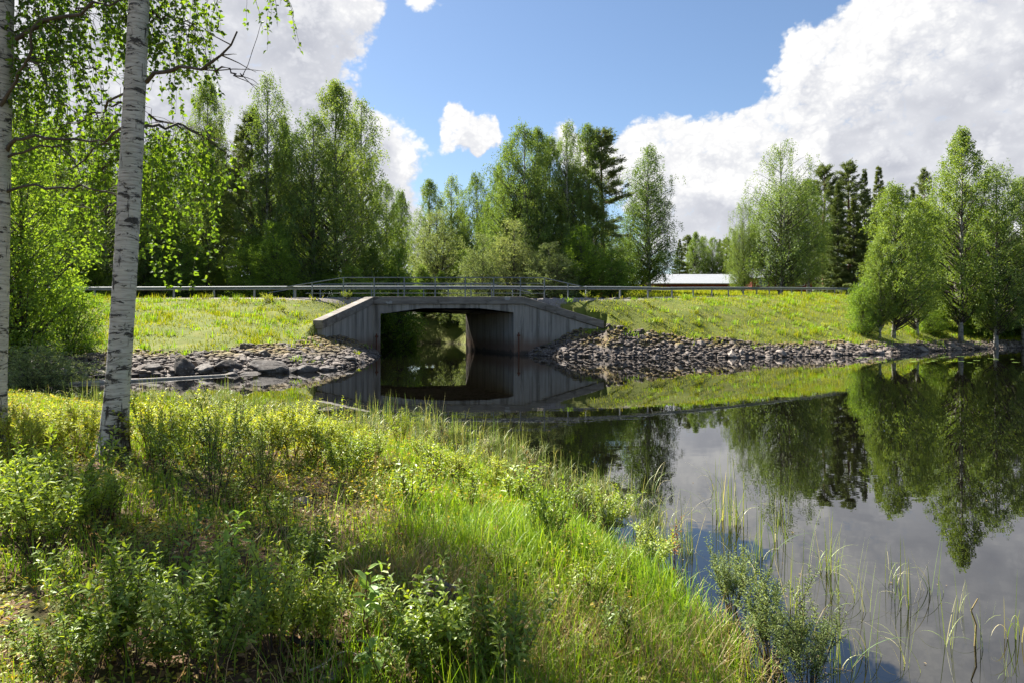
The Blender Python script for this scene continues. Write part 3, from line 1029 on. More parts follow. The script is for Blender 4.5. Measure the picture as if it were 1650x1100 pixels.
def bank_points(n, seed, xr, yr, dmax, power=1.0):
    r = np.random.default_rng(seed)
    out = []
    while len(out) < n:
        x = r.uniform(*xr, 4000); y = r.uniform(*yr, 4000)
        ds = shore(x, y)
        dr, sd, _ = seg_dist(x, y, RC, False)
        edge = bank_edge(x, y, dmax)
        k = ~behind_wing(x, y) & (ds > -.12) & (ds < edge) & (sd < 0) & (dr > 4.2)
        for a, b, c in zip(x[k], y[k], ds[k]):
            out.append((a, b, c))
            if len(out) >= n: break
    return out


def in_wing(x, y):
    for Wd, s in ((WL, 1), (WR, -1)):
        d, _, _ = seg_dist(np.array([x]), np.array([y]), np.stack([Wd['a'], Wd['b']]), False)
        if d[0] < .45: return True
    return False


def stone_bank(xr, yr, nbig, nsmall, dmax, seed, slabzone, sizes):
    # the scree sheet under the stones
    xs = np.arange(xr[0], xr[1], .35); ys = np.arange(yr[0], yr[1], .35)
    X, Y = np.meshgrid(xs, ys)
    Z, ds, dr, sd = ground_z(X, Y, True)
    edge = bank_edge(X, Y, dmax)
    ok = ~behind_wing(X, Y) & (ds > -.5) & (ds < edge) & (sd < 0) & (dr > 4.0)
    for Wd in (WL, WR):
        d_, _, _ = seg_dist(X, Y, np.stack([Wd['a'], Wd['b']]), False)
        ok &= d_ > .75
    Z = Z + .03 + fbm(X * 2.5, Y * 2.5, 41, 3) * .16
    ny, nx = X.shape
    i = np.arange(ny - 1)[:, None] * nx; j = np.arange(nx - 1)[None, :]
    q = np.stack([i + j, i + j + 1, i + nx + j + 1, i + nx + j], -1).reshape(-1, 4)
    q = q[ok.ravel()[q].all(1)]
    T = np.concatenate([q[:, [0, 1, 2]], q[:, [0, 2, 3]]])
    used, inv = np.unique(T, return_inverse=True)
    V = np.stack([X, Y, Z], -1).reshape(-1, 3)[used]
    root = ob('stone_bank', mk('stone_bank', V, inv.reshape(-1, 3), M['stone']))
    tag(root, kind='structure')
    r = random.Random(seed)
    pts = bank_points(nbig * 3, seed, xr, yr, dmax - .15)
    taken = []
    cnt = 0
    for (x, y, d) in pts:
        if cnt >= nbig: break
        if in_wing(x, y): continue
        slab = slabzone(x, y)
        s = (sizes[0] + (sizes[1] - sizes[0]) * r.random() ** 1.8) * (1.25 if d < .8 else .95) * (1.05 if slab else 1)
        if any((x - a) ** 2 + (y - b) ** 2 < (.36 * (s + c)) ** 2 for a, b, c in taken): continue
        taken.append((x, y, s))
        rot, z = slope_rot(x, y, r.uniform(0, 6.28))
        me = (SLABS if slab else STONES)[r.randrange(6 if slab else 10)]
        ob('stone', me, root, (x, y, z + (.04 if slab else .12 * s)), rot, (s * r.uniform(.9, 1.35), s * r.uniform(.8, 1.1), s * r.uniform(.8, 1.1)))
        cnt += 1
    # the small stones between them
    tpl = []
    for k in range(6):
        bm = bmesh.new(); bmesh.ops.create_icosphere(bm, subdivisions=1, radius=.5)
        rr = random.Random(k + seed)
        for v in bm.verts: v.co *= rr.uniform(.7, 1.2)
        tpl.append((np.array([v.co[:] for v in bm.verts]), np.array([[v.index for v in f.verts] for f in bm.faces]))); bm.free()
    a = Acc()
    P = bank_points(nsmall, seed + 5, xr, yr, dmax + .2)
    px = np.array([p[0] for p in P]); py = np.array([p[1] for p in P]); pz = ground_z(px, py)
    rg = np.random.default_rng(seed)
    for x, y, z in zip(px, py, pz):
        v, t = tpl[rg.integers(6)]
        s = rg.uniform(.09, .27)
        c, sn = math.cos(rg.uniform(0, 6.28)), math.sin(rg.uniform(0, 6.28))
        vv = v * np.array([s * rg.uniform(.9, 1.5), s, s * .7])
        vv = np.stack([vv[:, 0] * c - vv[:, 1] * sn, vv[:, 0] * sn + vv[:, 1] * c, vv[:, 2]], -1)
        a.add(vv + np.array([x, y, z + .06 + .1 * s]), t)
    tag(ob('small_stones', a.mesh('small_stones', M['stone']), root), kind='stuff')
    return root


stone_bank((-19.5, -6.5), (22.5, 39.5), 290, 3000, 2.5, 11, lambda x, y: y > 28.5 and x > -9.2, (.15, .55))
stone_bank((.9, 44), (36.5, 56), 300, 4200, 1.15, 12, lambda x, y: x < 6.2, (.14, .55))


def boulder(u, v, D, s, label, k, rot=(0, 0, 0), sink=.1):
    p = W3(u, v, D)
    z = max(float(ground_z(np.array([p[0]]), np.array([p[1]]))[0]), -.15)
    o = ob('boulder', BOULD[k], None, (p[0], p[1], z + s[2] * .16), rot, tuple(q * .86 for q in s))
    tag(o, label, 'boulder', 'boulders at the foot of the stony bank')


boulder(295, 600, 24.6, (1.0, .9, 1.35), 'tall upright grey boulder standing at the water edge of the left stone bank', 0, (0, .1, .4))
boulder(368, 597, 25.3, (1.35, 1.0, 1.05), 'pale rounded boulder behind the wet rock on the left stone bank', 1, (0, 0, 1.1))
boulder(372, 606, 24.4, (.8, .7, .55), 'small pale wet rock lying in the water before the rounded boulder', 2, (0, 0, .2))
boulder(330, 600, 24.8, (1.2, .8, .7), 'low dark boulder between the upright and the rounded boulder', 3, (0, 0, 2.0))
boulder(430, 594, 25.6, (2.0, .95, .95), 'longest smooth oval boulder at the water edge on the left bank', 4, (0, 0, .1))
boulder(402, 604, 25.0, (1.0, .7, .5), 'flat low rock at the foot of the long oval boulder', 5, (0, 0, .7))
boulder(466, 596, 25.8, (.95, .7, .8), 'narrow boulder wedged right of the long oval boulder', 1, (0, .2, 2.4))
boulder(486, 597, 26.0, (1.45, .8, .85), 'slanting angular boulder at the water edge near the bridge side', 2, (.1, -.25, .15))
boulder(526, 594, 26.9, (1.1, .8, .75), 'last pale boulder of the row before the paved slope', 3, (0, .1, .5))
boulder(396, 578, 27.6, (.75, .6, .7), 'small upright stone higher up the mossy left bank', 0, (0, 0, 1.0))
boulder(427, 581, 27.2, (.8, .65, .6), 'rounded stone half sunk in moss above the oval boulder', 4, (0, 0, 2.0))
boulder(246, 602, 24.5, (.85, .7, .7), 'squat dark boulder near the floating pole', 5, (0, 0, .3))
boulder(560, 582, 30.5, (1.1, .9, .6), 'flat grey slab boulder beside the foot of the left wing wall', 2, (0, .1, .9))


# ------------------------------------------------------------------ trees: prototypes
def rot_about(v, ax, an):
    ax = ax / (np.linalg.norm(ax) + 1e-9)
    return v * math.cos(an) + np.cross(ax, v) * math.sin(an) + ax * np.dot(ax, v) * (1 - math.cos(an))


def crooked(r, p, d, L, n, droop, wob):
    """points of a branch that starts along d and bends by droop (per unit)"""
    P = [np.array(p, float)]
    d = d / np.linalg.norm(d)
    for i in range(n):
        d = d + np.array([r.normal(0, wob), r.normal(0, wob), r.normal(0, wob * .6) - droop / n])
        d = d / np.linalg.norm(d)
        P.append(P[-1] + d * L / n)
    return np.array(P)


def tree_birch(seed, H, R, nb, t0, weep, leaf, lsz, bark, mat_leaf, spread=1.0, r0=None, multi=1, prof=(.38, .62)):
    """leafy tree: trunk (with limbs and twigs) and a crown of hanging sprays spread through its volume"""
    r = np.random.default_rng(seed)
    tr = Acc(); cr = Acc()
    P = []; A = []
    r0 = r0 or H * .0085 + .03
    for mth in range(multi):
        hh = H * (1 if mth == 0 else r.uniform(.74, .93))
        lean = np.array([0, 0]) if mth == 0 else np.array([math.cos(mth * 2.3 + seed), math.sin(mth * 2.3 + seed)]) * R * .42
        n = 12
        t = np.linspace(0, 1, n + 1)
        wob = np.cumsum(r.normal(0, .012 * H / n * 3, (n + 1, 2)), 0) * .35
        wob[0] = 0
        TP = np.stack([lean[0] * t ** .8 + wob[:, 0], lean[1] * t ** .8 + wob[:, 1], hh * t], -1)
        TP[0, 2] = -.4
        TR = r0 * (1 - t) ** .85 + .012
        TR[0] *= 1.25
        tr.tube(TP, TR, 7, 0)
        Rm = R * (1.0 if multi == 1 else .74)
        NB = int(nb * (1 + .3 * (multi - 1)) / multi)
        lump = r.uniform(.62, 1.2, 9)
        for b in range(NB):
            s = ((b + r.uniform(0, 1)) / NB) ** 1.08
            tt = t0 + (1 - t0) * s
            az = b * 2.39996 + r.uniform(-.5, .5)
            pr = (max(s, .02) ** prof[0]) * ((1.02 - s) ** prof[1]) / ((prof[0] / sum(prof)) ** prof[0] * (prof[1] / sum(prof)) ** prof[1])
            if hash((seed, mth, int((az % 6.283) / 1.05), int(s * 9))) % 100 < 10: continue
            lob = lump[int(az / 6.283 * 3 % 3) + 3 * min(2, int(s * 3))]
            rho = Rm * pr * lob * r.uniform(.25, 1.1) ** .55
            c = np.array([math.cos(az) * rho, math.sin(az) * rho, tt * hh])
            tb = max(.04, tt - (.35 + .75 * rho) / hh)
            base = np.array([np.interp(tb, t, TP[:, k]) for k in range(3)])
            c[:2] += np.array([np.interp(tt, t, TP[:, k]) for k in range(2)])
            mid = base * .45 + c * .55 + np.array([0, 0, -.05 * rho]) + r.normal(0, .05 * rho + .02, 3)
            B = catmull(np.array([base, mid, c, c + (c - mid) * .35 + np.array([0, 0, -.12 * weep * rho])]), 2)
            tr.tube(B, np.linspace(max(.010, min(.05, np.interp(tb, t, TR) * .38)), .005, len(B)), 4, 1, False)
            ns = max(3, int(leaf * r.uniform(.6, 1.4) * (.45 + .55 * rho / Rm)))
            m1 = len(B) - 1
            for z in range(ns):
                q = r.uniform(.38, 1.0) * m1 * .999; i0 = int(q)
                sp = B[i0] + (B[i0 + 1] - B[i0]) * (q - i0) + r.normal(0, .16 + .05 * rho, 3)
                l3 = r.uniform(.3, 1.0) * (.35 + 1.05 * weep)
                dd = unit(c - base + r.normal(0, .5, 3) * (1 + rho) * .5)
                m = max(5, int(l3 / (lsz * .52)))
                w = np.linspace(0, 1, m)[:, None]
                pts = sp + dd * (l3 * (.55 - .35 * min(weep, 1))) * w ** .7 + np.array([0, 0, -1.0]) * l3 * weep * .8 * w ** 1.4
                pts = pts + r.normal(0, lsz * .7, pts.shape)
                P.append(pts)
                A.append(np.tile(dd * .5 + np.array([0, 0, -.6 * weep - .1]), (m, 1)) + r.normal(0, .55, (m, 3)))
    P = np.concatenate(P); A = np.concatenate(A)
    n = len(P)
    leaves(cr, P, A, r.normal(0, 1, (n, 3)) + np.array([0, 0, .35]), lsz * r.uniform(.75, 1.35, n), lsz * r.uniform(.55, .9, n), LEAF4)
    H2 = P[:, 2].max(); R2 = np.percentile(np.hypot(P[:, 0], P[:, 1]), 97)
    return dict(parts=[('trunk', tr.mesh('trunk', [bark, M['dark_bark']], True)), ('crown', cr.mesh('crown', mat_leaf))], H=H2, R=R2, n=n)


def tree_pine(seed, H, R, t0, nwh, dens=1.0):
    r = np.random.default_rng(seed)
    tr = Acc(); cr = Acc()
    n = 12
    t = np.linspace(0, 1, n + 1)
    wob = np.cumsum(r.normal(0, .03, (n + 1, 2)), 0)
    TP = np.stack([wob[:, 0], wob[:, 1], H * t], -1); TP[0, 2] = -.4
    TR = H * .0095 * (1 - t) ** .8 + .015
    tr.tube(TP, TR, 8, 0)
    P = []; A = []
    for w in range(nwh):
        s = (w + .5) / nwh
        tt = t0 + (1 - t0) * s
        base = np.array([np.interp(tt, t, TP[:, k]) for k in range(3)])
        for b in range(r.integers(3, 6)):
            L = R * (1 - s) ** .62 * r.uniform(.6, 1.15) + .3
            if s < .2: L *= r.uniform(.3, 1)
            az = r.uniform(0, 6.28)
            el = rad(-5 + 45 * s + r.uniform(-12, 12))
            d = np.array([math.cos(az) * math.cos(el), math.sin(az) * math.cos(el), math.sin(el)])
            B = crooked(r, base + np.array([0, 0, r.uniform(-.25, .25)]), d, L, 5, -.35, .08)
            tr.tube(B, np.linspace(.035 * (1 - s) + .012, .006, 6), 4, 0, False)
            nt = int((4 + L * 6) * dens)
            for k in range(nt):
                q = r.uniform(.25, 1.02); ix = min(q, .999) * 5; i0 = int(ix)
                bp = B[i0] + (B[i0 + 1] - B[i0]) * (ix - i0)
                bd = unit(B[i0 + 1] - B[i0])
                sd = unit(bd + r.normal(0, .6, 3) + np.array([0, 0, .25]))
                l2 = r.uniform(.15, .55)
                m = 16
                w_ = r.uniform(0, 1, m)[:, None]
                pts = bp + sd * l2 * w_ + r.normal(0, .035, (m, 3))
                P.append(pts); A.append(sd * .8 + r.normal(0, .75, (m, 3)))
    P = np.concatenate(P); A = np.concatenate(A); n = len(P)
    leaves(cr, P, A, r.normal(0, 1, (n, 3)), r.uniform(.16, .28, n), .05, LEAF4)
    return dict(parts=[('trunk', tr.mesh('trunk', [M['pine_bark']], True)), ('crown', cr.mesh('crown', M['pine_needle']))], H=P[:, 2].max(), R=R, n=n)


def tree_spruce(seed, H, R, nwh):
    r = np.random.default_rng(seed)
    tr = Acc(); cr = Acc()
    t = np.linspace(0, 1, 7)
    TP = np.stack([0 * t, 0 * t, H * t], -1); TP[0, 2] = -.4
    tr.tube(TP, H * .009 * (1 - t) + .012, 7, 0)
    P = []; A = []
    for w in range(nwh):
        s = (w + .5) / nwh
        tt = .05 + .95 * s
        for b in range(r.integers(6, 9)):
            L = R * (1 - s) ** 1.05 * r.uniform(.7, 1.12) + .05
            az = r.uniform(0, 6.28)
            el = rad(-18 + 50 * s + r.uniform(-8, 8))
            d = np.array([math.cos(az) * math.cos(el), math.sin(az) * math.cos(el), math.sin(el)])
            B = crooked(r, (0, 0, tt * H + r.uniform(-.2, .2)), d, L, 4, -.25, .05)
            tr.tube(B, np.linspace(.02, .005, 5), 3, 0, False)
            m = int(12 + 125 * L / 1.5)
            q = np.sqrt(r.uniform(.02, 1, m)) * 3.999; i0 = q.astype(int); f = (q - i0)[:, None]
            bp = B[i0] + (B[i0 + 1] - B[i0]) * f
            bd = unit(B[-1] - B[0])
            side = np.cross(bd, [0, 0, 1.0])
            lat = r.uniform(-1, 1, m)[:, None] * (.04 + .26 * L * (1 - q[:, None] / 4.6))
            P.append(bp + side * lat + np.array([0, 0, -1]) * r.uniform(0, .28, m)[:, None] * (.5 + .3 * L))
            A.append(bd * .7 + side * np.sign(lat) * .5 + np.array([0, 0, -.55]) + r.normal(0, .3, (m, 3)))
    P = np.concatenate(P); A = np.concatenate(A); n = len(P)
    leaves(cr, P, A, r.normal(0, 1, (n, 3)), r.uniform(.16, .32, n), .065, LEAF4)
    return dict(parts=[('trunk', tr.mesh('trunk', [M['dark_bark']], True)), ('crown', cr.mesh('crown', M['spruce_needle']))], H=P[:, 2].max(), R=R, n=n)


PROTO = {}
PROTO['birch_a'] = tree_birch(1, 17, 2.9, 230, .16, .9, 19.0, .105, M['birch_bark'], M['birch_leaf'], prof=(.35, .85))
PROTO['birch_b'] = tree_birch(2, 17, 3.2, 230, .14, 1.05, 15.0, .105, M['birch_bark'], M['birch_leaf'], multi=2, prof=(.35, .75))
PROTO['birch_c'] = tree_birch(3, 15, 2.9, 230, .14, .75, 20.0, .105, M['birch_bark'], M['birch_leaf'], prof=(.45, .7))
PROTO['weeping'] = tree_birch(4, 16, 4.2, 260, .16, 1.35, 10.0, .105, M['birch_bark'], M['birch_leaf'], multi=3, prof=(.3, .55))
PROTO['young_a'] = tree_birch(5, 12, 2.5, 220, .17, .55, 20.0, .10, M['birch_bark'], M['birch_leaf_young'], prof=(.35, .8))
PROTO['young_b'] = tree_birch(6, 14, 2.7, 230, .15, .7, 20.0, .10, M['birch_bark'], M['birch_leaf_young'], prof=(.35, 1.0))
PROTO['sallow'] = tree_birch(7, 11, 3.2, 240, .05, .25, 19.0, .105, M['dark_bark'], M['sallow_leaf'], multi=3, prof=(.28, .6))
PROTO['wood'] = tree_birch(8, 10, 2.8, 200, .10, .4, 21.0, .11, M['dark_bark'], M['wood_leaf'], multi=2, prof=(.3, .6))
PROTO['bush'] = tree_birch(9, 3.6, 1.8, 130, .03, .2, 13.0, .075, M['dark_bark'], M['wood_leaf'], multi=4, prof=(.2, .5), r0=.03)
PROTO['sallow_bush'] = tree_birch(10, 3.8, 2.1, 130, .03, .2, 13.0, .075, M['dark_bark'], M['sallow_leaf'], multi=4, prof=(.2, .5), r0=.03)
PROTO['pine_a'] = tree_pine(21, 17, 2.3, .38, 22, 1.15)
PROTO['pine_b'] = tree_pine(22, 17, 2.0, .28, 26, 1.0)
PROTO['spruce_a'] = tree_spruce(31, 16, 2.6, 34)
PROTO['spruce_b'] = tree_spruce(32, 15, 2.1, 34)
for k_, p_ in PROTO.items():
    print('proto', k_, round(p_['H'], 2), round(p_['R'], 2), p_['n'])
NAMES = dict(birch_a='birch_tree', birch_b='birch_tree', birch_c='birch_tree', weeping='birch_tree', young_a='birch_tree', young_b='birch_tree',
             sallow='willow_tree', wood='leafy_tree', bush='bush', sallow_bush='willow_bush', pine_a='pine_tree', pine_b='pine_tree', spruce_a='spruce_tree', spruce_b='spruce_tree')
prr = random.Random(3)


def place(proto, u, vtop, D, wpx, label, group=None, rot=None, xy=None, H=None):
    p = PROTO[proto]
    if xy is None:
        x, y = (u - 825) / F * D, D
    else:
        x, y = xy
    zg = float(ground_z(np.array([x]), np.array([y]))[0])
    if H is None:
        H = CAMH + (HZ - vtop) / F * D - zg
    s = H / p['H']
    sx = (wpx / F * D / 2) / p['R'] if wpx else s
    nm = NAMES[proto]
    root = ob(nm, None, None, (x, y, zg - .05), (0, 0, prr.uniform(0, 6.28) if rot is None else rot), (sx, sx, s))
    for pn, me in p['parts']:
        ob(pn, me, root)
    cat = {'bush': 'bush', 'willow_bush': 'bush'}.get(nm, 'tree')
    tag(root, label, cat, group)
    return root


# ---- left wood behind the road
GW = 'trees of the wood behind the left road'
place('birch_a', 335, 122, 57, 105, 'slim pointed birch farthest left of the tall wood, with the bare branch before it', GW)
place('pine_b', 341, 195, 60, 90, 'pine with a straight reddish trunk just behind the slim pointed birch', GW)
place('birch_b', 430, 112, 56, 120, 'tall open-topped birch next to the double-trunked dark pine', GW)
place('pine_b', 408, 172, 57.5, 90, 'dark pine with reddish trunk leaning against the tall open-topped birch', GW)
place('pine_a', 457, 182, 66, 42, 'thin pine tip showing between the tall birches of the left wood', GW)
place('birch_c', 505, 172, 55, 130, 'broad birch left of the tallest birch near the bridge railing', GW)
place('birch_a', 541, 124, 56, 140, 'tallest birch of the wood, its white trunk behind the railing end', GW)
place('birch_b', 583, 152, 62, 130, 'full birch right of the tallest one above the bridge railing', GW)
place('birch_c', 622, 285, 84, 90, 'shorter birch at the right edge of the left wood', GW)
place('young_a', 646, 300, 92, 66, 'small rounded birch ending the left wood beside the clear sky', GW)
place('birch_b', 262, 205, 56, 130, 'leafy birch behind the near trunk at the middle of the left wood', GW)
place('birch_a', 170, 185, 54, 150, 'big birch of the left wood seen between the two near trunks', GW)
place('spruce_a', 215, 250, 60, 90, 'dark spruce behind the near leaning birch trunk', GW)
place('birch_c', 90, 190, 52, 150, 'birch of the wood right behind the leafy tree of the left bank', GW)
LB = 'background tree in the dense shady wood behind the left road'
BG = 'background trees of the left wood'
for i, u in enumerate(range(-160, 530, 46)):
    D = 70 + (i * 7 % 13)
    pr = ('spruce_a', 'wood', 'birch_c', 'spruce_b', 'wood', 'pine_a')[i % 6]
    place(pr, u + prr.uniform(-10, 10), 330 - 60 * math.sin(i * 1.7) if u > 560 else 250 - 40 * math.sin(i * 1.7), D, 130, LB, BG)
LU = 'green undergrowth bush in the shade of the left wood'
BU = 'undergrowth bushes of the left wood'
for i, u in enumerate(range(-120, 665, 40)):
    place('wood' if i % 3 else 'young_a', u + prr.uniform(-8, 8), 395 + prr.uniform(-45, 40), 52.5 + (i * 5 % 7) * .9, 95, LU, BU)
# ---- middle group behind the bridge
GM = 'trees behind the bridge'
place('birch_a', 692, 285, 86, 78, 'leftmost light birch of the group behind the bridge', GM)
place('birch_b', 728, 278, 88, 90, 'drooping birch second from left behind the bridge railing', GM)
place('birch_c', 768, 272, 84, 80, 'narrow birch beside the grey-green willows behind the bridge', GM)
place('young_b', 802, 262, 68, 70, 'low birch crown at the left shoulder of the tall middle group', GM)
place('birch_c', 845, 192, 62, 125, 'tall full birch starting the highest part of the middle group', GM)
place('birch_b', 818, 232, 64, 90, 'birch with a rounded shoulder left of the tallest middle birches', GM)
place('birch_a', 866, 200, 64, 90, 'slender birch between the two tallest middle birches', GM)
place('birch_a', 885, 215, 66, 90, 'birch in the notch of the middle group before the white cloud', GM)
place('birch_b', 915, 190, 63, 105, 'tall twin-topped birch at the centre of the middle group', GM)
place('birch_a', 947, 195, 65, 90, 'tall thin birch next to the pine in the middle group', GM)
place('pine_a', 970, 205, 66, 120, 'one-sided pine with open branches right of the tall middle birches', GM)
place('birch_c', 985, 365, 70, 70, 'low birch under the open-branched pine', GM)
place('sallow', 705, 335, 71, 110, 'grey-green willow over the left end of the bridge railing', GM)
place('sallow', 778, 372, 57, 90, 'grey-green willow above the middle of the bridge railing', GM)
place('sallow', 828, 350, 58, 105, 'largest silvery willow behind the middle of the bridge', GM)
place('sallow', 885, 388, 56, 95, 'silvery willow behind the right part of the railing', GM)
place('wood', 935, 360, 58, 100, 'dark green leafy tree behind the right end of the railing', GM)
place('wood', 985, 400, 57, 70, 'small dark leafy tree where the railing slopes down', GM)
for i, (u, v, D) in enumerate(((745, 345, 92), (790, 330, 84), (850, 300, 82), (905, 300, 84), (950, 320, 82), (1005, 380, 80))):
    place(('spruce_a', 'birch_c', 'wood')[i % 3], u, v, D, 90, 'shady tree filling the back of the group behind the bridge', 'back rows behind the bridge')
# ---- river banks upstream, seen through the opening
for i, (x, y, h, pr) in enumerate(((-11.9, 51.0, 2.8, 'bush'), (-12.2, 54.0, 3.6, 'bush'), (-12.4, 58, 4.0, 'bush'), (-12.0, 62, 3.4, 'bush'), (-10.8, 65.2, 2.6, 'bush'))):
    place(pr, 0, 0, 0, None, 'green bush overhanging the upstream left river bank beyond the bridge', 'bushes on the upstream left bank', xy=(x, y), H=h)
for i, (x, y, h, pr) in enumerate(((-2.3, 52.5, 3.0, 'sallow_bush'), (-2.7, 56.5, 3.6, 'sallow_bush'), (-3.0, 61.5, 4.4, 'sallow'), (-5.5, 66, 4.2, 'sallow_bush'))):
    place(pr, 0, 0, 0, None, 'silvery willow bush leaning over the upstream right river bank', 'willows on the upstream right bank', xy=(x, y), H=h)
for i, (x, y, h, pr) in enumerate(((-11.0, 68, 5, 'young_a'), (-9.0, 68.5, 5.5, 'wood'), (-7.0, 67.5, 5, 'young_a'), (-12.5, 71, 6, 'young_a'), (-5, 71, 7, 'wood'))):
    place(pr, 0, 0, 0, None, 'young tree closing the river view beyond the bridge opening', 'trees at the river bend', xy=(x, y), H=h)
# ---- right, behind the road
GR = 'trees around the farm on the right'
place('birch_b', 1046, 229, 74, 118, 'solitary oval birch beside the grey-roofed barn', GR)
place('weeping', 1257, 224, 80, 150, 'great weeping birch in front of the red house', GR)
place('weeping', 1197, 322, 82, 62, 'slim side stem birch left of the great weeping birch', GR)
place('birch_a', 1302, 285, 84, 80, 'birch tucked behind the right side of the great weeping birch', GR)
GC = 'conifers behind the farm'
place('pine_a', 1327, 262, 104, 84, 'pine top right beside the great weeping birch', GC)
place('spruce_a', 1350, 292, 100, 77, 'dark spruce between the two pine tops', GC)
place('pine_a', 1370, 258, 106, 86, 'highest pine top of the dark conifer row', GC)
place('spruce_b', 1376, 320, 98, 77, 'nearest dark spruce before the conifer row', GC)
place('spruce_a', 1393, 272, 108, 77, 'spruce just right of the highest pine top', GC)
place('spruce_b', 1416, 268, 110, 72, 'pointed spruce at the right end of the conifer row', GC)
place('spruce_a', 1440, 300, 110, 77, 'spruce hidden behind the young birches of the right bank', GC)
place('pine_b', 1490, 270, 112, 50, 'pine tip peeping over the young birches beneath the white cloudlet', GC)
place('spruce_b', 1470, 300, 112, 50, 'small spruce tip left of the peeping pine', GC)
for i, (u, v) in enumerate(((1095, 385), (1108, 378), (1122, 372), (1134, 378), (1148, 380), (1160, 385), (1172, 382), (1184, 392), (1215, 360), (1320, 350), (1335, 380), (1400, 360), (1440, 350), (1500, 340))):
    place(('spruce_a', 'birch_c', 'young_b', 'pine_b')[(i * 3 + i // 4) % 4], u, v, 138 + (i * 5 % 9), 42 if i < 9 else 90, 'distant tree of the wood behind the farm buildings', 'far wood behind the farm')
# ---- right bank grove
GB = 'birch grove on the right bank'
place('young_a', 1440, 288, 46.5, 135, 'leafy young birch at the left end of the right bank grove', GB)
place('young_a', 1478, 312, 49, 110, 'second young birch from the open grass in the right bank grove', GB)
place('young_a', 1418, 370, 45.5, 80, 'short slender birch leaning over the grass at the grove edge', GB)
place('young_b', 1548, 201, 50, 140, 'tallest birch of the right bank grove with a white stem', GB)
place('birch_c', 1605, 258, 50.5, 130, 'full dark green birch right of the tallest grove birch', GB)
place('birch_a', 1650, 280, 53, 130, 'birch cut by the right edge of the picture', GB)
place('birch_b', 1520, 300, 56, 130, 'shaded birch behind the tallest grove birch', GB)
place('wood', 1580, 330, 58, 140, 'dark leafy tree deep inside the right bank grove', GB)
place('birch_b', 1725, 250, 56, 150, 'birch of the grove just beyond the right picture edge', GB)
place('wood', 1640, 380, 56, 140, 'shady tree at the back of the right bank grove', GB)
place('wood', 1470, 380, 57, 120, 'leafy tree behind the first young grove birches', GB)
place('bush', 1392, 445, 45.5, 58, 'leafy low bush stretching out over the sunny grass', GB)
for i, (u, v, D) in enumerate(((1500, 495, 51), (1575, 490, 54), (1630, 485, 56))):
    place('bush', u, v, D, 62, 'undergrowth bush among the stems of the right bank grove', 'grove undergrowth')
# ---- left bank: leafy tree and grey willow
place('wood', 35, 165, 23.5, 215, 'dense leafy tree on the left bank behind the cut-off trunk', None)
place('sallow_bush', 62, 545, 20.5, 170, 'grey-green willow bush at the left end of the inlet', None)
place('bush', 110, 440, 26, 110, 'green bush at the foot of the left bank tree', None)

# ------------------------------------------------------------------ farm buildings
def gz(x, y):
    return float(ground_z(np.array([float(x)]), np.array([float(y)]))[0])


def building(name, label, x0, x1, y0, depth, eave, ridge, wall, roof, wins, rot=0.0, over=.5):
    """gabled building, long side towards the road; heights are absolute"""
    zg = gz((x0 + x1) / 2, y0 + depth / 2) - .4
    cx, cyy = (x0 + x1) / 2, y0 + depth / 2
    root = ob(name, None, None, (cx, cyy, zg), (0, 0, rot))
    tag(root, label, name.split('_')[-1])
    L = (x1 - x0) / 2; dd = depth / 2; e = eave - zg; rg = ridge - zg
    a = Acc()
    a.prism([(-L, -dd, 0), (-L, dd, 0), (-L, dd, e), (-L, 0, rg), (-L, -dd, e)], (2 * L, 0, 0))
    ob('wall', a.mesh('wall', M[wall]), root)
    a = Acc(); t = .12
    sl = (rg - e) / dd
    ze = e - over * sl + .06
    a.prism([(-L - over, -dd - over, ze), (-L - over, 0, rg + .06), (-L - over, dd + over, ze), (-L - over, dd + over, ze + t), (-L - over, 0, rg + .06 + t), (-L - over, -dd - over, ze + t)], (2 * L + 2 * over, 0, 0))
    rf = ob('roof', a.mesh('roof', M[roof]), root)
    n = int((2 * L + 2 * over) / .8)
    b = Acc()
    for i in range(n + 1):
        x = -L - over + i * (2 * L + 2 * over) / n
        b.prism([(x - .02, -dd - over, ze + t), (x + .02, -dd - over, ze + t), (x + .02, 0, rg + .06 + t), (x - .02, 0, rg + .06 + t)], (0, 0, .03))
    ob('seam', b.mesh('seam', M[roof]), rf)
    for (wx, wz, ww, wh) in wins:
        f = Acc()
        for lo, hi in (((wx - ww / 2 - .1, 0, wz - .1), (wx + ww / 2 + .1, 0, wz)), ((wx - ww / 2 - .1, 0, wz + wh), (wx + ww / 2 + .1, 0, wz + wh + .1)),
                       ((wx - ww / 2 - .1, 0, wz), (wx - ww / 2, 0, wz + wh)), ((wx + ww / 2, 0, wz), (wx + ww / 2 + .1, 0, wz + wh)), ((wx - .03, 0, wz), (wx + .03, 0, wz + wh))):
            f.box((lo[0], -dd - .07, lo[2]), (hi[0], -dd + .03, hi[2]))
        w = ob('window', f.mesh('window', M['white_paint']), root)
        g = Acc(); g.box((wx - ww / 2, -dd - .02, wz), (wx + ww / 2, -dd + .02, wz + wh))
        ob('pane', g.mesh('pane', M['glass']), w)
    return root


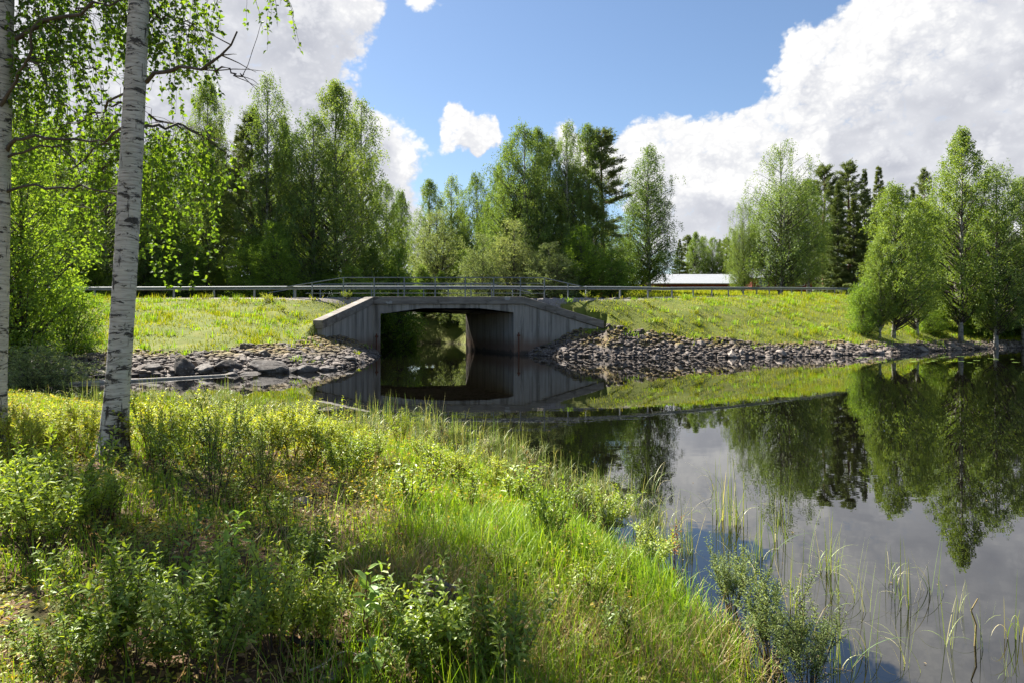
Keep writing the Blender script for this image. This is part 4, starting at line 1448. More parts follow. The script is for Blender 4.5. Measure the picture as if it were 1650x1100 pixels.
building('red_barn', 'long low red barn with a pale grey metal roof beside the solitary birch', 20.4, 32.9, 98, 9, 7.5, 9.0, 'red_wall', 'metal_roof', [])
building('red_house', 'red wooden house with white window frames behind the great weeping birch', 38.0, 47.5, 108, 8, 9.0, 10.6, 'red_wall', 'metal_roof',
         [(-3.0, 1.6, 1.3, 1.2), (-.2, 1.6, 1.3, 1.2), (2.8, 1.6, 1.3, 1.2)])
building('white_house', 'white house with a pale blue-grey roof half hidden behind the right bank birches', 51.2, 61, 92, 9, 10.2, 13.2, 'white_paint', 'slate_roof',
         [(-3.2, 2.2, 1.2, 1.4), (0, 2.2, 1.2, 1.4), (3.0, 2.2, 1.2, 1.4)])

# ------------------------------------------------------------------ near birches
def trunk_mesh(P, R, sides=36, step=.05, seed=0, z0=0):
    """near trunk with fine uneven surface"""
    P = np.asarray(P, float)
    s = np.concatenate([[0], np.cumsum(np.linalg.norm(np.diff(P, axis=0), axis=1))])
    t = np.arange(0, s[-1], step)
    Q = np.stack([np.interp(t, s, P[:, k]) for k in range(3)], -1)
    # smooth the joints
    for _ in range(6):
        Q[1:-1] = (Q[:-2] + 2 * Q[1:-1] + Q[2:]) / 4
    rr = np.interp(t, s, R)
    an = np.linspace(0, 2 * np.pi, sides, endpoint=False)
    AN, TT = np.meshgrid(an, t)
    flare = 1 + .2 * np.exp(-np.maximum(TT - .35, 0) / .16) * (1 + .5 * np.sin(AN * 3 + 1) + .35 * np.sin(AN * 5 + 2))
    bump = 1 + .05 * fbm(AN * 1.6, TT * 1.5, seed) + .05 * fbm(np.cos(AN) * 3 + 9, TT * 7, seed + 3) + .03 * fbm(np.sin(AN) * 4 + 5, TT * 22, seed + 5)
    RR = rr[:, None] * flare * bump
    V = np.stack([Q[:, None, 0] + RR * np.cos(AN), Q[:, None, 1] + RR * np.sin(AN), np.broadcast_to(Q[:, None, 2], RR.shape)], -1).reshape(-1, 3)
    n = len(t)
    i = np.arange(n - 1)[:, None] * sides; j = np.arange(sides)[None, :]; k = (j + 1) % sides
    q = np.stack([i + j, i + k, i + sides + k, i + sides + j], -1).reshape(-1, 4)
    T = np.concatenate([q[:, [0, 1, 2]], q[:, [0, 2, 3]]])
    return V, T


def limb_pts(pxs, n=14, wob=.02, seed=0):
    P = np.array([W3(u, v, D) for u, v, D in pxs])
    P = catmull(P, max(2, n // (len(P) - 1)))
    r = np.random.default_rng(seed)
    P[1:-1] += r.normal(0, wob, P[1:-1].shape)
    return P


def hang(acc_tw, PL, r, start, length, lsz, dirv=None, dens=1.0):
    """one hanging twig with leaves"""
    n = max(4, int(length / .07))
    w = np.linspace(0, 1, n)
    dv = np.array([r.normal(0, .35), r.normal(0, .35), 0]) if dirv is None else np.asarray(dirv, float)
    sway = np.cumsum(r.normal(0, .012, (n, 3)), 0)
    pts = start + dv[None] * length * .45 * (w ** .6)[:, None] + np.array([0, 0, -1.0]) * (length * w ** 1.25)[:, None] + sway
    acc_tw.tube(pts, np.linspace(.0035, .0012, n), 3, 0, False)
    m = max(3, int(length / (.026 / dens)))
    k = r.uniform(.08, 1.0, m)
    bp = np.stack([np.interp(k, w, pts[:, c]) for c in range(3)], -1)
    ax = np.stack([r.normal(0, .7, m), r.normal(0, .7, m), r.uniform(-1.2, .1, m)], -1)
    PL.append((bp + unit(ax) * .012, ax, r.normal(0, 1, (m, 3)) + np.array([0, -.2, .5]), lsz * r.uniform(.65, 1.2, m)))


def build_near_birch(label, base, pxs, D, radii, limbs, topz, crown_seed, crown_R, crown_n, free_limbs=(), sprays=()):
    r = np.random.default_rng(crown_seed)
    P = [np.array(base)] + [W3(u, v, D) for u, v in pxs]
    zb = base[2]
    P[0][2] = zb - .3
    d = P[-1] - P[-3]; d /= np.linalg.norm(d)
    for z in np.linspace(P[-1][2] + 1.4, topz, 6):
        d = d * .9 + np.array([0, 0, .1]); d /= np.linalg.norm(d)
        P.append(P[-1] + d * (z - P[-1][2]) / d[2])
    R = list(radii) + list(np.linspace(radii[-1] * .92, .02, 6))
    root = ob('birch_tree', None, None, (base[0], base[1], zb))
    tag(root, label, 'tree', 'near birches on the bank')
    off = np.array([base[0], base[1], zb])
    P = np.array(P)
    V, T = trunk_mesh(P - off, R, seed=crown_seed)
    ob('trunk', mk('trunk', V, T, M['birch_bark_near'], True), root)
    tw = Acc(); PL = []; PH = []
    for (pl, r0, r1) in limbs:
        L = limb_pts(pl, seed=int(abs(pl[0][0] * 7 + pl[-1][1])))
        a = Acc(); a.tube(L - off, np.linspace(r0, r1, len(L)) * (1 + r.normal(0, .08, len(L))), 8)
        # small side twigs
        for q in range(4):
            i = r.integers(len(L) // 3, len(L) - 1)
            S = crooked(r, L[i] - off, unit(L[i + 1] - L[i]) + r.normal(0, .6, 3), r.uniform(.2, .55), 4, .2, .15)
            a.tube(S, np.linspace(r1 * .9, .002, 5), 4, 0, False)
        ob('branch', a.mesh('branch', M['dark_bark'], True), root)
    for (pl, ns, l0, l1, lsz) in sprays:
        L = limb_pts(pl, seed=int(abs(pl[0][0] * 5 + pl[-1][1] * 3)) + 1)
        tw.tube(L - off, np.linspace(.013, .004, len(L)), 5, 0, False)
        for q in range(ns):
            x = r.uniform(.0, 1) * (len(L) - 1.001); i = int(x)
            st = L[i] + (L[i + 1] - L[i]) * (x - i)
            # a short side twig, then the hanging shoot
            S = crooked(r, st - off, unit(L[i + 1] - L[i]) * .4 + r.normal(0, .8, 3) * np.array([1, 1, .5]), r.uniform(.08, .38), 3, .5, .1)
            tw.tube(S, np.linspace(.004, .0025, 4), 3, 0, False)
            hang(tw, PL, r, S[-1], r.uniform(l0, l1), lsz)
    # the crown above the picture
    z0 = max(W3(0, -80, D)[2], 5.4)
    for b in range(crown_n):
        s = (b + r.uniform()) / crown_n
        z = z0 + (topz - z0) * s
        bp = np.array([np.interp(z, P[:, 2], P[:, k]) for k in range(3)])
        az = b * 2.4 + r.uniform(-.4, .4)
        L = crown_R * (1 - s) ** .55 * r.uniform(.6, 1.1) + .3
        el = rad(30 + 30 * s)
        B = crooked(r, bp - off, np.array([math.cos(az) * math.cos(el), math.sin(az) * math.cos(el), math.sin(el)]), L, 6, .4, .07)
        tw.tube(B, np.linspace(.03 * (1 - s) + .008, .004, 7), 5, 0, False)
        for q in range(int(2 + 2.2 * L)):
            x = r.uniform(.2, 1) * 5.99; i = int(x)
            st = B[i] + (B[i + 1] - B[i]) * (x - i)
            S = crooked(r, st, r.normal(0, 1, 3) * np.array([1, 1, .4]), r.uniform(.2, .7), 3, .3, .1)
            for h in range(3):
                n = r.integers(8, 18)
                w = r.uniform(0, 1, n)[:, None]
                pp = S[0] + (S[-1] - S[0]) * w + np.array([0, 0, -1]) * r.uniform(0, .55, n)[:, None] + r.normal(0, .08, (n, 3))
                PH.append((pp, r.normal(0, .6, (n, 3)) + np.array([0, 0, -.5]), r.normal(0, 1, (n, 3)) + np.array([0, 0, .5]), .075 * r.uniform(.7, 1.3, n)))
    ob('twigs', tw.mesh('twigs', M['twig']), root)
    ac = Acc()
    Pp = np.concatenate([p[0] for p in PL]); Aa = np.concatenate([p[1] for p in PL]); Nn = np.concatenate([p[2] for p in PL]); Ll = np.concatenate([p[3] for p in PL])
    leaves(ac, Pp, Aa, Nn, Ll, Ll * .82, LEAFB)
    Pp, Aa, Nn, Ll = [np.concatenate([p[q] for p in PH]) for q in range(4)]
    leaves(ac, Pp, Aa, Nn, Ll, Ll * .82, LEAF4)
    ob('crown', ac.mesh('crown', M['birch_leaf_near']), root)
    print('near birch leaves', len(Pp))
    return root


b1 = W3(181, 748, 6.7); b1[2] = gz(b1[0], b1[1])
build_near_birch(
    'leaning birch with peeling white bark and black scars standing in the sunny bank', b1,
    [(184, 700), (189, 630), (195, 545), (201, 450), (207, 340), (213, 230), (219, 110), (224, 0), (228, -90)], 6.7,
    [.15, .124, .112, .108, .106, .104, .101, .096, .091, .088],
    limbs=[
        ([(236, 133, 6.6), (267, 115, 6.45), (290, 109, 6.35), (328, 107, 6.2), (355, 92, 6.1), (382, 51, 6.0)], .022, .008),
        ([(330, 107, 6.2), (366, 116, 6.15), (393, 120, 6.1)], .010, .005),
        ([(204, 151, 6.75), (168, 172, 7.0), (126, 195, 7.2), (92, 214, 7.4)], .014, .004),
        ([(203, 198, 6.75), (168, 229, 7.1), (137, 256, 7.4), (103, 275, 7.6)], .016, .004),
        ([(198, 320, 6.8), (160, 340, 7.2), (130, 330, 7.5)], .010, .003),
        ([(230, 205, 6.9), (270, 200, 7.4), (320, 213, 7.9), (362, 245, 8.3)], .018, .005),
        ([(228, 60, 6.9), (260, 10, 7.2), (310, -40, 7.5), (360, -60, 7.6), (440, -40, 7.6)], .022, .006),
    ],
    topz=14.5, crown_seed=51, crown_R=2.9, crown_n=28,
    sprays=[
        ([(236, -40, 6.9), (275, -50, 7.1), (320, -40, 7.3)], 34, .5, 1.4, .052),
        ([(245, 20, 6.8), (275, 30, 7.0), (318, 40, 7.0)], 20, .3, .95, .052),
        ([(400, -55, 7.6), (440, -30, 7.6), (470, -20, 7.5)], 9, .3, .75, .05),
        ([(240, 185, 7.3), (290, 205, 7.9), (335, 225, 8.2), (368, 255, 8.4)], 46, .25, .9, .056),
        ([(235, 215, 7.6), (280, 240, 8.0), (330, 262, 8.2)], 34, .5, 1.6, .056),
        ([(195, 165, 7.3), (165, 180, 7.8), (130, 220, 8.1)], 32, .4, 1.6, .056),
        ([(205, 250, 7.6), (170, 270, 8.0), (140, 300, 8.3)], 20, .4, 1.2, .055),
        ([(150, -50, 7.2), (190, -40, 7.2), (215, -30, 7.0)], 20, .3, 1.0, .052),
    ])
b2 = W3(-13, 735, 7.0); b2[2] = gz(b2[0], b2[1])
build_near_birch(
    'birch trunk cut off by the left picture edge with dark limbs reaching right', b2,
    [(-12, 700), (-11, 600), (-8, 500), (-6, 400), (-5, 300), (-3, 200), (0, 100), (2, 0), (4, -90)], 7.0,
    [.16, .128, .12, .118, .117, .116, .115, .114, .112, .108],
    limbs=[
        ([(15, 68, 7.0), (45, 50, 6.9), (69, 38, 6.8), (130, 19, 6.7), (176, 4, 6.6), (215, -15, 6.6)], .026, .008),
        ([(0, 185, 7.0), (23, 130, 6.8), (46, 92, 6.6), (57, 46, 6.5), (62, 10, 6.4)], .02, .006),
        ([(5, 246, 7.0), (23, 229, 6.9), (76, 225, 6.8), (145, 229, 6.8), (187, 235, 6.9)], .022, .006),
        ([(5, 257, 7.0), (50, 240, 6.9), (85, 235, 6.9), (110, 250, 6.9), (130, 285, 7.0)], .014, .004),
        ([(10, 310, 7.0), (57, 300, 6.9), (115, 301, 6.8), (160, 307, 6.8), (190, 319, 6.9)], .016, .005),
        ([(46, 95, 6.6), (60, 110, 6.6), (85, 145, 6.7), (110, 175, 6.8)], .009, .003),
        ([(15, 92, 7.0), (60, 93, 6.9), (110, 97, 6.9), (150, 108, 7.0)], .009, .003),
    ],
    topz=13.5, crown_seed=52, crown_R=2.7, crown_n=22,
    sprays=[
        ([(20, 60, 7.2), (69, 34, 7.0), (130, 15, 6.9), (200, -5, 6.9)], 66, .2, .95, .052),
        ([(25, -40, 7.2), (80, -45, 7.2), (150, -40, 7.2)], 60, .3, 1.1, .052),
        ([(20, 110, 7.3), (60, 95, 7.2), (110, 97, 7.1), (155, 110, 7.1)], 42, .2, .95, .052),
        ([(30, 140, 7.6), (80, 150, 7.6), (120, 180, 7.6)], 26, .2, .8, .052),
        ([(10, 180, 7.8), (30, 185, 7.8), (60, 200, 7.8)], 16, .3, .9, .052),
    ])
# a third birch of the same group, its trunk just outside the left picture edge
b3 = np.array([-8.3, 10.3, 0]); b3[2] = gz(b3[0], b3[1])
build_near_birch('birch beside the near pair, mostly out of the picture to the left', b3,
                 [(-62, 640), (-62, 500), (-60, 300), (-58, 100), (-56, -60), (-54, -200)], 10.3, [.17, .13, .125, .12, .115, .11, .1], limbs=[], topz=13, crown_seed=53, crown_R=3.0, crown_n=8,
                 sprays=[([(-40, 150, 10.3), (20, 130, 10.2), (70, 150, 10.0)], 40, .4, 1.4, .056)])

# ------------------------------------------------------------------ foreground plants
def gpt(u, v, zoff=0.0):
    """where the view ray through a photograph pixel first meets the ground or the water"""
    D = np.concatenate([np.arange(1.6, 12, .02), np.arange(12, 60, .1)])
    x = (u - 825) / F * D
    z = CAMH - (v - HZ) / F * D
    g = np.maximum(ground_z(x, D), 0) + zoff
    k = np.argmax(z <= g)
    return np.array([x[k], D[k], g[k]])


def shrub_proto(seed, n, H, spread, leaf_l, leaf_w, gap, mat_leaf, mat_stem, twigs=5, up=1.0, tpl=LEAF8, tip_leaves=True, r0=.006, curve=.25, tl=(.2, .5)):
    r = np.random.default_rng(seed)
    st = Acc(); lf = Acc(); PL = []

    def leafy(S, dens=1.0):
        seg = np.linalg.norm(np.diff(S, axis=0), axis=1); L = seg.sum()
        m = max(3, int(L / gap * dens))
        cs = np.concatenate([[0], np.cumsum(seg)]) / L
        k = np.linspace(.12, 1.0, m) + r.normal(0, .015, m); k = np.clip(k, .05, 1)
        bp = np.stack([np.interp(k, cs, S[:, c]) for c in range(3)], -1)
        tgt = unit(np.stack([np.interp(np.clip(k + .05, 0, 1), cs, S[:, c]) - np.interp(np.clip(k - .05, 0, 1), cs, S[:, c]) for c in range(3)], -1))
        az = np.arange(m) * 2.4 + r.uniform(0, 6)
        side = np.stack([np.cos(az), np.sin(az), np.zeros(m)], -1)
        side = unit(side - (side * tgt).sum(1)[:, None] * tgt)
        ax = tgt * r.uniform(.35, .9, m)[:, None] + side * r.uniform(.6, 1.0, m)[:, None] + np.array([0, 0, -.12]) + r.normal(0, .15, (m, 3))
        sz = leaf_l * r.uniform(.65, 1.15, m) * (1 - .35 * k ** 4)
        PL.append((bp, ax, tgt * .8 + np.array([0, 0, .8]) + r.normal(0, .3, (m, 3)), sz))
    for i in range(n):
        az = i * 2.4 + r.uniform(-.4, .4)
        out = r.uniform(.15, 1.0) * spread
        d = np.array([math.cos(az) * out, math.sin(az) * out, up])
        L = H * r.uniform(.6, 1.08) * math.sqrt(1 + (out / up) ** 2) * .9
        S = crooked(r, (math.cos(az) * .04 * H, math.sin(az) * .04 * H, -.03), d, L, 7, -curve, .06)
        st.tube(S, np.linspace(r0, r0 * .3, 8), 5, 0, False)
        leafy(S[3:], 1.0)
        for k in range(twigs):
            x = r.uniform(.3, .95) * 6.99; j = int(x)
            bp = S[j] + (S[j + 1] - S[j]) * (x - j)
            bd = unit(S[j + 1] - S[j])
            td = bd + r.normal(0, .55, 3) * np.array([1, 1, .5]) + np.array([0, 0, .15])
            B = crooked(r, bp, td, L * r.uniform(*tl), 4, -.15, .08)
            st.tube(B, np.linspace(r0 * .5, r0 * .2, 5), 4, 0, False)
            leafy(B)
    Pp, Aa, Nn, Ll = [np.concatenate([p[q] for p in PL]) for q in range(4)]
    leaves(lf, Pp, Aa, Nn, Ll, Ll * (leaf_w / leaf_l), tpl)
    return dict(parts=[('stems', st.mesh('stems', mat_stem, True)), ('leaves', lf.mesh('leaves', mat_leaf))], H=float(np.percentile(Pp[:, 2], 98)), n=len(Pp))


SH = {}
SH['willow'] = shrub_proto(1, 13, .95, .6, .068, .026, .016, M['willow_leaf'], M['twig'], 5)
SH['willow_b'] = shrub_proto(2, 14, .85, .8, .075, .029, .017, M['willow_leaf'], M['twig'], 6)
SH['thin'] = shrub_proto(3, 11, 1.15, .55, .040, .016, .019, M['willow_leaf'], M['twig'], 7, r0=.005)
SH['low'] = shrub_proto(4, 20, .5, .8, .055, .025, .015, M['willow_leaf'], M['stem_red'], 4, r0=.004)
SH['broad'] = shrub_proto(5, 5, .62, .35, .075, .030, .03, M['sapling_leaf'], M['stem_red'], 2, r0=.005)
SH['sapling'] = shrub_proto(6, 2, .52, .15, .085, .040, .030, M['sapling_leaf'], M['stem_red'], 2, r0=.005, tl=(.15, .3))
SH['yellow'] = shrub_proto(7, 15, .55, .7, .036, .017, .011, M['willow_yellow_leaf'], M['stem_red'], 5, r0=.004)
SH['yellow_b'] = shrub_proto(8, 12, .6, .6, .042, .016, .011, M['willow_yellow_leaf'], M['stem_red'], 5, r0=.004)
SH['grey'] = shrub_proto(9, 14, .7, .8, .046, .013, .010, M['willow_grey_leaf'], M['twig'], 7, r0=.006)
SH['red'] = shrub_proto(10, 4, .5, .35, .045, .022, .022, M['red_leaf'], M['stem_red'], 3, r0=.004)
SH['herb'] = shrub_proto(11, 9, .34, .55, .034, .013, .012, M['willow_leaf'], M['stem_red'], 3, r0=.003)
SNAME = dict(willow='willow_shrub', willow_b='willow_shrub', thin='willow_shrub', low='willow_shrub', broad='willow_shrub', sapling='willow_sapling', yellow='yellow_shrub',
             yellow_b='yellow_shrub', grey='grey_willow', red='reddish_sapling', herb='leafy_herb')
sr = random.Random(9)


def shrub(kind, u, v, hpx, label, group=None, sx=1.0, rot=None):
    p = gpt(u, v)
    H = hpx / F * p[1]
    s = H / SH[kind]['H']
    root = ob(SNAME[kind], None, None, (p[0], p[1], p[2] - .01), (0, 0, sr.uniform(0, 6.28) if rot is None else rot), (s * sx, s * sx, s))
    for pn, me in SH[kind]['parts']:
        ob(pn, me, root)
    tag(root, label, 'shrub' if kind not in ('sapling', 'red', 'herb') else 'plant', group)
    return root


GS = 'willow shrubs on the near bank'
shrub('thin', 345, 812, 175, 'tall thin-stemmed willow shrub right of the leaning birch', GS, 1.15)
shrub('thin', 420, 795, 110, 'smaller thin-stemmed willow shrub beside the tall one', GS, 1.2)
shrub('willow', 70, 905, 190, 'dark green willow shrub low at the left picture edge', GS, 1.1)
shrub('willow_b', 20, 860, 130, 'willow shrub at the left edge beneath the cut-off trunk', GS)
shrub('willow', 150, 850, 110, 'willow shrub in the shade in front of the leaning birch foot', GS, 1.2)
shrub('willow_b', 215, 1075, 190, 'sunlit yellow-tipped willow shrub in the lower left corner area', GS, 1.1)
shrub('willow_b', 330, 1095, 190, 'large bushy willow shrub filling the lower left foreground', GS, 1.05)
shrub('broad', 335, 1010, 170, 'broad-leaved willow rising in the middle of the foreground thicket', GS, 1.0)
shrub('willow', 440, 1065, 190, 'willow shrub at the right end of the foreground thicket', GS, 1.0)
shrub('willow', 120, 1120, 150, 'willow shrub cut by the bottom edge at lower left', GS, 1.2)
shrub('low', 505, 1040, 110, 'low willow shrub beside the dark fallen stick', GS)
shrub('low', 500, 930, 90, 'low willow shrub at the edge of the bare litter', GS)
shrub('sapling', 585, 1045, 135, 'single broad-leaved sapling standing over the leaf litter', GS, 1.0)
shrub('sapling', 620, 1125, 100, 'small broad-leaved sapling at the bottom edge of the picture', GS, 1.1)
shrub('low', 725, 1090, 165, 'dense low willow shrub at the bottom centre', GS, 1.0)
shrub('low', 800, 1110, 140, 'low willow shrub next to the dry grass at the bottom', GS, 1.0)
shrub('low', 660, 1110, 110, 'low willow shrub between sapling and dense shrub', GS, 1.0)
shrub('grey', 1245, 1075, 150, 'large grey-leaved willow at the water edge lower right', GS, 1.0)
shrub('grey', 1180, 985, 105, 'pale sunlit willow at the edge of the open water', GS, 1.0)
shrub('grey', 1300, 1110, 130, 'grey willow at the bottom edge beside the water', GS, 1.0)
shrub('willow', 560, 775, 85, 'leafy willow shrub in the middle of the bank', GS, 1.2)
shrub('herb', 655, 815, 70, 'dark green herb patch behind the grass in the middle', GS, 1.6)
shrub('willow', 880, 885, 120, 'dark-leaved willow shrub standing in the tall grass', GS, .8)
shrub('red', 850, 800, 80, 'reddish-leaved sapling in the bright grass near the water', GS)
shrub('red', 1085, 905, 70, 'orange-tipped sapling at the shore beside the pale willow', GS)
shrub('willow', 1050, 920, 70, 'leafy green shrub on the shore at the end of the grass', GS, 1.2)
shrub('yellow_b', 645, 722, 62, 'bright yellow shoot above the sedges at the shore', GS, .7)
shrub('yellow_b', 570, 726, 52, 'bright yellow shrub left of the yellow shoot', GS, .9)
shrub('willow', 980, 860, 80, 'green shrub in the grass close to the reeds', GS, 1.0)
shrub('broad', 300, 905, 90, 'young broad-leaved willow below the tall thin shrub', GS, 1.0)
shrub('herb', 90, 780, 60, 'leafy herb between the two near trunks', GS, 1.5)
shrub('willow', 270, 760, 95, 'willow shrub just right of the leaning birch foot', GS, .9)
shrub('red', 150, 1000, 90, 'brown-stemmed sapling in the left foreground thicket', GS)
shrub('red', 640, 880, 60, 'reddish sapling on the mossy ground in the middle', GS)
GY = 'yellow-green shrubs of the sunny bank edge'
for i, (u, v, h) in enumerate(((30, 745, 85), (75, 735, 90), (125, 738, 85), (250, 735, 105), (300, 730, 80), (340, 735, 85), (395, 735, 75), (430, 745, 85), (470, 740, 90), (510, 735, 80), (540, 745, 70),
                                (55, 715, 60), (140, 712, 60), (280, 712, 60), (370, 712, 60), (450, 715, 60), (500, 712, 55), (600, 745, 60), (690, 760, 60), (740, 775, 60), (800, 790, 55))):
    shrub('yellow' if i % 2 else 'yellow_b', u, v, h, 'yellow-green sunlit shrub of the row along the bank edge', GY, 1.25)
GH = 'leafy herbs scattered over the near bank'
hr = random.Random(5)
for i in range(44):
    u = hr.uniform(-40, 1000); v = hr.uniform(770, 1090)
    p = gpt(u, v)
    if shore(p[:1], p[1:2])[0] < .4: continue
    shrub('herb', u, v, hr.uniform(40, 75), 'small green herb among the grass of the near bank', GH, hr.uniform(1.0, 1.8))

# grass of the near bank (nobody could count it)
def near_grass():
    r = np.random.default_rng(77)

    def sample(n, y0, y1, p):
        t = r.uniform(0, 1, n)
        y = (y0 ** p + t * (y1 ** p - y0 ** p)) ** (1 / p)
        x = r.uniform(-1, 1, n) * (.80 * y + 1.2)
        ds = shore(x, y)
        return x, y, ds
    acc = Acc()
    # lush grass towards the water
    x, y, ds = sample(420000, 1.7, 15, 1.25)
    clump = vnoise(x * 2.3, y * 2.3, 4) * .6 + vnoise(x * .7, y * .7, 8) * .7
    wide = .55 + 1.0 * sstep(x - .1 * y, -2.6, -.4)          # the tall grass grows on the right of the bank
    lush = 1 - sstep(ds + fbm(x * .8, y * .8, 15) * 1.4, 1.0 * wide, 2.3 * wide)
    dens = lush * (.35 + .65 * sstep(clump, .35, .85)) * sstep(ds, -.25, .05)
    k = (r.uniform(0, 1, len(x)) < dens * 1.0) & (ds > -.25)
    x, y, ds, lush = x[k], y[k], ds[k], lush[k]
    z = np.maximum(ground_z(x, y), -.05) - .01
    n = len(x)
    H = r.gamma(4, .062, n) * (.35 + 1.1 * vnoise(x * 1.3, y * 1.3, 33)) * (.6 + .55 * vnoise(x * 4.5, y * 4.5, 34)) * (.75 + .25 * sstep(ds, -.1, .4))
    H = np.clip(H * (.34 + .32 * sstep(x - .1 * y, -2.2, -.2)), .05, .36)
    az = 6.283 * vnoise(x * 2.1, y * 2.1, 71) + r.normal(0, 1.3, n)
    Wd = r.uniform(.0022, .0052, n) * (1 + .13 * y)
    blades(acc, np.stack([x, y, z], -1), H * 1.12, Wd, az, np.abs(r.normal(.05, .26, n)), np.abs(r.normal(.85, .65, n)), 4)
    n1 = n
    # short thin grass elsewhere
    x, y, ds = sample(240000, 1.7, 15, 1.3)
    dens = sstep(vnoise(x * 1.6, y * 1.6, 14) * .6 + vnoise(x * 5, y * 5, 15) * .5, .38, .85) * (ds > .3)
    k = r.uniform(0, 1, len(x)) < dens * .75
    x, y = x[k], y[k]; n = len(x); z = ground_z(x, y) - .01
    blades(acc, np.stack([x, y, z], -1), np.clip(r.gamma(5, .028, n), .04, .32), r.uniform(.0024, .0045, n) * (1 + .13 * y), r.uniform(0, 6.283, n), np.abs(r.normal(0, .3, n)), np.abs(r.normal(.6, .5, n)), 3)
    tag(ob('grass', acc.mesh('grass', M['grass'])), 'bright green grass covering the near bank down to the water', 'grass', kind='stuff')
    print('near grass blades', n1, n)
    # dry, tan blades
    a2 = Acc()
    P = []
    for (u, v, nn, sp) in ((850, 1070, 700, .25), (790, 1040, 350, .2), (640, 965, 500, .18), (1140, 1060, 500, .3), (700, 940, 500, .2), (960, 1040, 500, .35), (560, 880, 300, .4)):
        c = gpt(u, v)
        P.append(c[:2] + r.normal(0, sp, (nn, 2)))
    xx, yy, dd = sample(30000, 1.7, 14, 1.3)
    k = (dd > .1) & (r.uniform(0, 1, len(xx)) < .22)
    P.append(np.stack([xx[k], yy[k]], -1))
    P = np.concatenate(P)
    n = len(P); z = np.maximum(ground_z(P[:, 0], P[:, 1]), 0)
    blades(a2, np.stack([P[:, 0], P[:, 1], z], -1), r.uniform(.1, .36, n), r.uniform(.002, .004, n) * (1 + .1 * P[:, 1]), r.uniform(0, 6.28, n), r.uniform(.1, 1.25, n), r.uniform(.1, 1.0, n), 3)
    tag(ob('dry_grass', a2.mesh('dry_grass', M['dry_grass'])), 'dry tan grass blades tangled low in the near bank', 'grass', kind='stuff')
    # flowering stems with thin seed heads
    a5 = Acc()
    xx, yy, dd = sample(6000, 1.8, 12, 1.3)
    k = (dd > 0) & (dd < 3.2) & (xx > -2.5) & (r.uniform(0, 1, len(xx)) < .28)
    for x0, y0 in zip(xx[k], yy[k]):
        z0 = gz(x0, y0); h = r.uniform(.22, .42); a0 = r.uniform(0, 6.28); l0 = r.uniform(.03, .16)
        tip = np.array([x0 + math.cos(a0) * l0, y0 + math.sin(a0) * l0, z0 + h])
        a5.tube([(x0, y0, z0), (x0 + math.cos(a0) * l0 * .3, y0 + math.sin(a0) * l0 * .3, z0 + h * .55), tip], [.0016, .0013, .0009], 3, 0, False)
        m = 12
        w = r.uniform(.72, 1.05, m)
        pp = np.array([x0, y0, z0]) + (tip - np.array([x0, y0, z0])) * w[:, None] + r.normal(0, .007, (m, 3))
        leaves(a5, pp, np.tile(tip - np.array([x0, y0, z0]), (m, 1)) + r.normal(0, .15, (m, 3)), r.normal(0, 1, (m, 3)), .016, .004, LEAF4)
    tag(ob('seed_grass', a5.mesh('seed_grass', M['dry_grass'])), 'thin tan flowering grass stems rising above the near bank grass', 'grass', kind='stuff')
    # bilberry and moss carpet
    a3 = Acc()
    x, y, ds = sample(330000, 1.7, 15, 1.3)
    dens = (.25 + .75 * sstep(vnoise(x * 1.3, y * 1.3, 24) * .55 + vnoise(x * 4.2, y * 4.2, 25) * .55, .38, .75)) * sstep(ds, .15, .8)
    bare = np.exp(-(((x + .55) / .32) ** 2 + ((y - 3.05) / .5) ** 2))
    k = r.uniform(0, 1, len(x)) < dens * .95 * (1 - .93 * np.clip(bare * 1.6, 0, 1))
    x, y = x[k], y[k]; n = len(x)
    hz = r.uniform(0, 1, n) ** 1.3 * (.05 + .16 * vnoise(x * 1.9, y * 1.9, 28))
    z = ground_z(x, y) + hz
    L = r.uniform(.012, .026, n) * (1 + .10 * y)
    leaves(a3, np.stack([x, y, z], -1), np.stack([r.normal(0, 1, n), r.normal(0, 1, n), r.normal(.2, .4, n)], -1), np.stack([r.normal(0, .5, n), r.normal(0, .5, n), np.ones(n)], -1), L, L * .62, LEAF4)
    tag(ob('bilberry_cover', a3.mesh('bilberry_cover', M['bilberry_leaf'])), 'low bilberry and moss carpet of small yellow-green leaves', 'ground cover', kind='stuff')
    print('bilberry', n)
    # fallen leaves and bits of bark
    a4 = Acc()
    x, y, ds = sample(60000, 1.7, 13, 1.3)
    bare = np.exp(-(((x + .55) / .4) ** 2 + ((y - 3.0) / .6) ** 2))
    k = (ds > .3) & (r.uniform(0, 1, len(x)) < .35 + bare)
    x, y = x[k], y[k]
    xb = r.normal(-.55, .3, 2600); yb = r.normal(3.0, .4, 2600)
    x = np.concatenate([x, xb]); y = np.concatenate([y, yb]); n = len(x)
    z = ground_z(x, y) + r.uniform(.002, .022, n)
    L = r.uniform(.012, .045, n)
    leaves(a4, np.stack([x, y, z], -1), np.stack([r.normal(0, 1, n), r.normal(0, 1, n), r.normal(0, .18, n)], -1), np.stack([r.normal(0, .35, n), r.normal(0, .35, n), np.ones(n)], -1), L, L * r.uniform(.25, .8, n), LEAF8)
    tag(ob('leaf_litter', a4.mesh('leaf_litter', M['litter'])), 'brown fallen leaves and bark flakes on the ground', 'litter', kind='stuff')


near_grass()


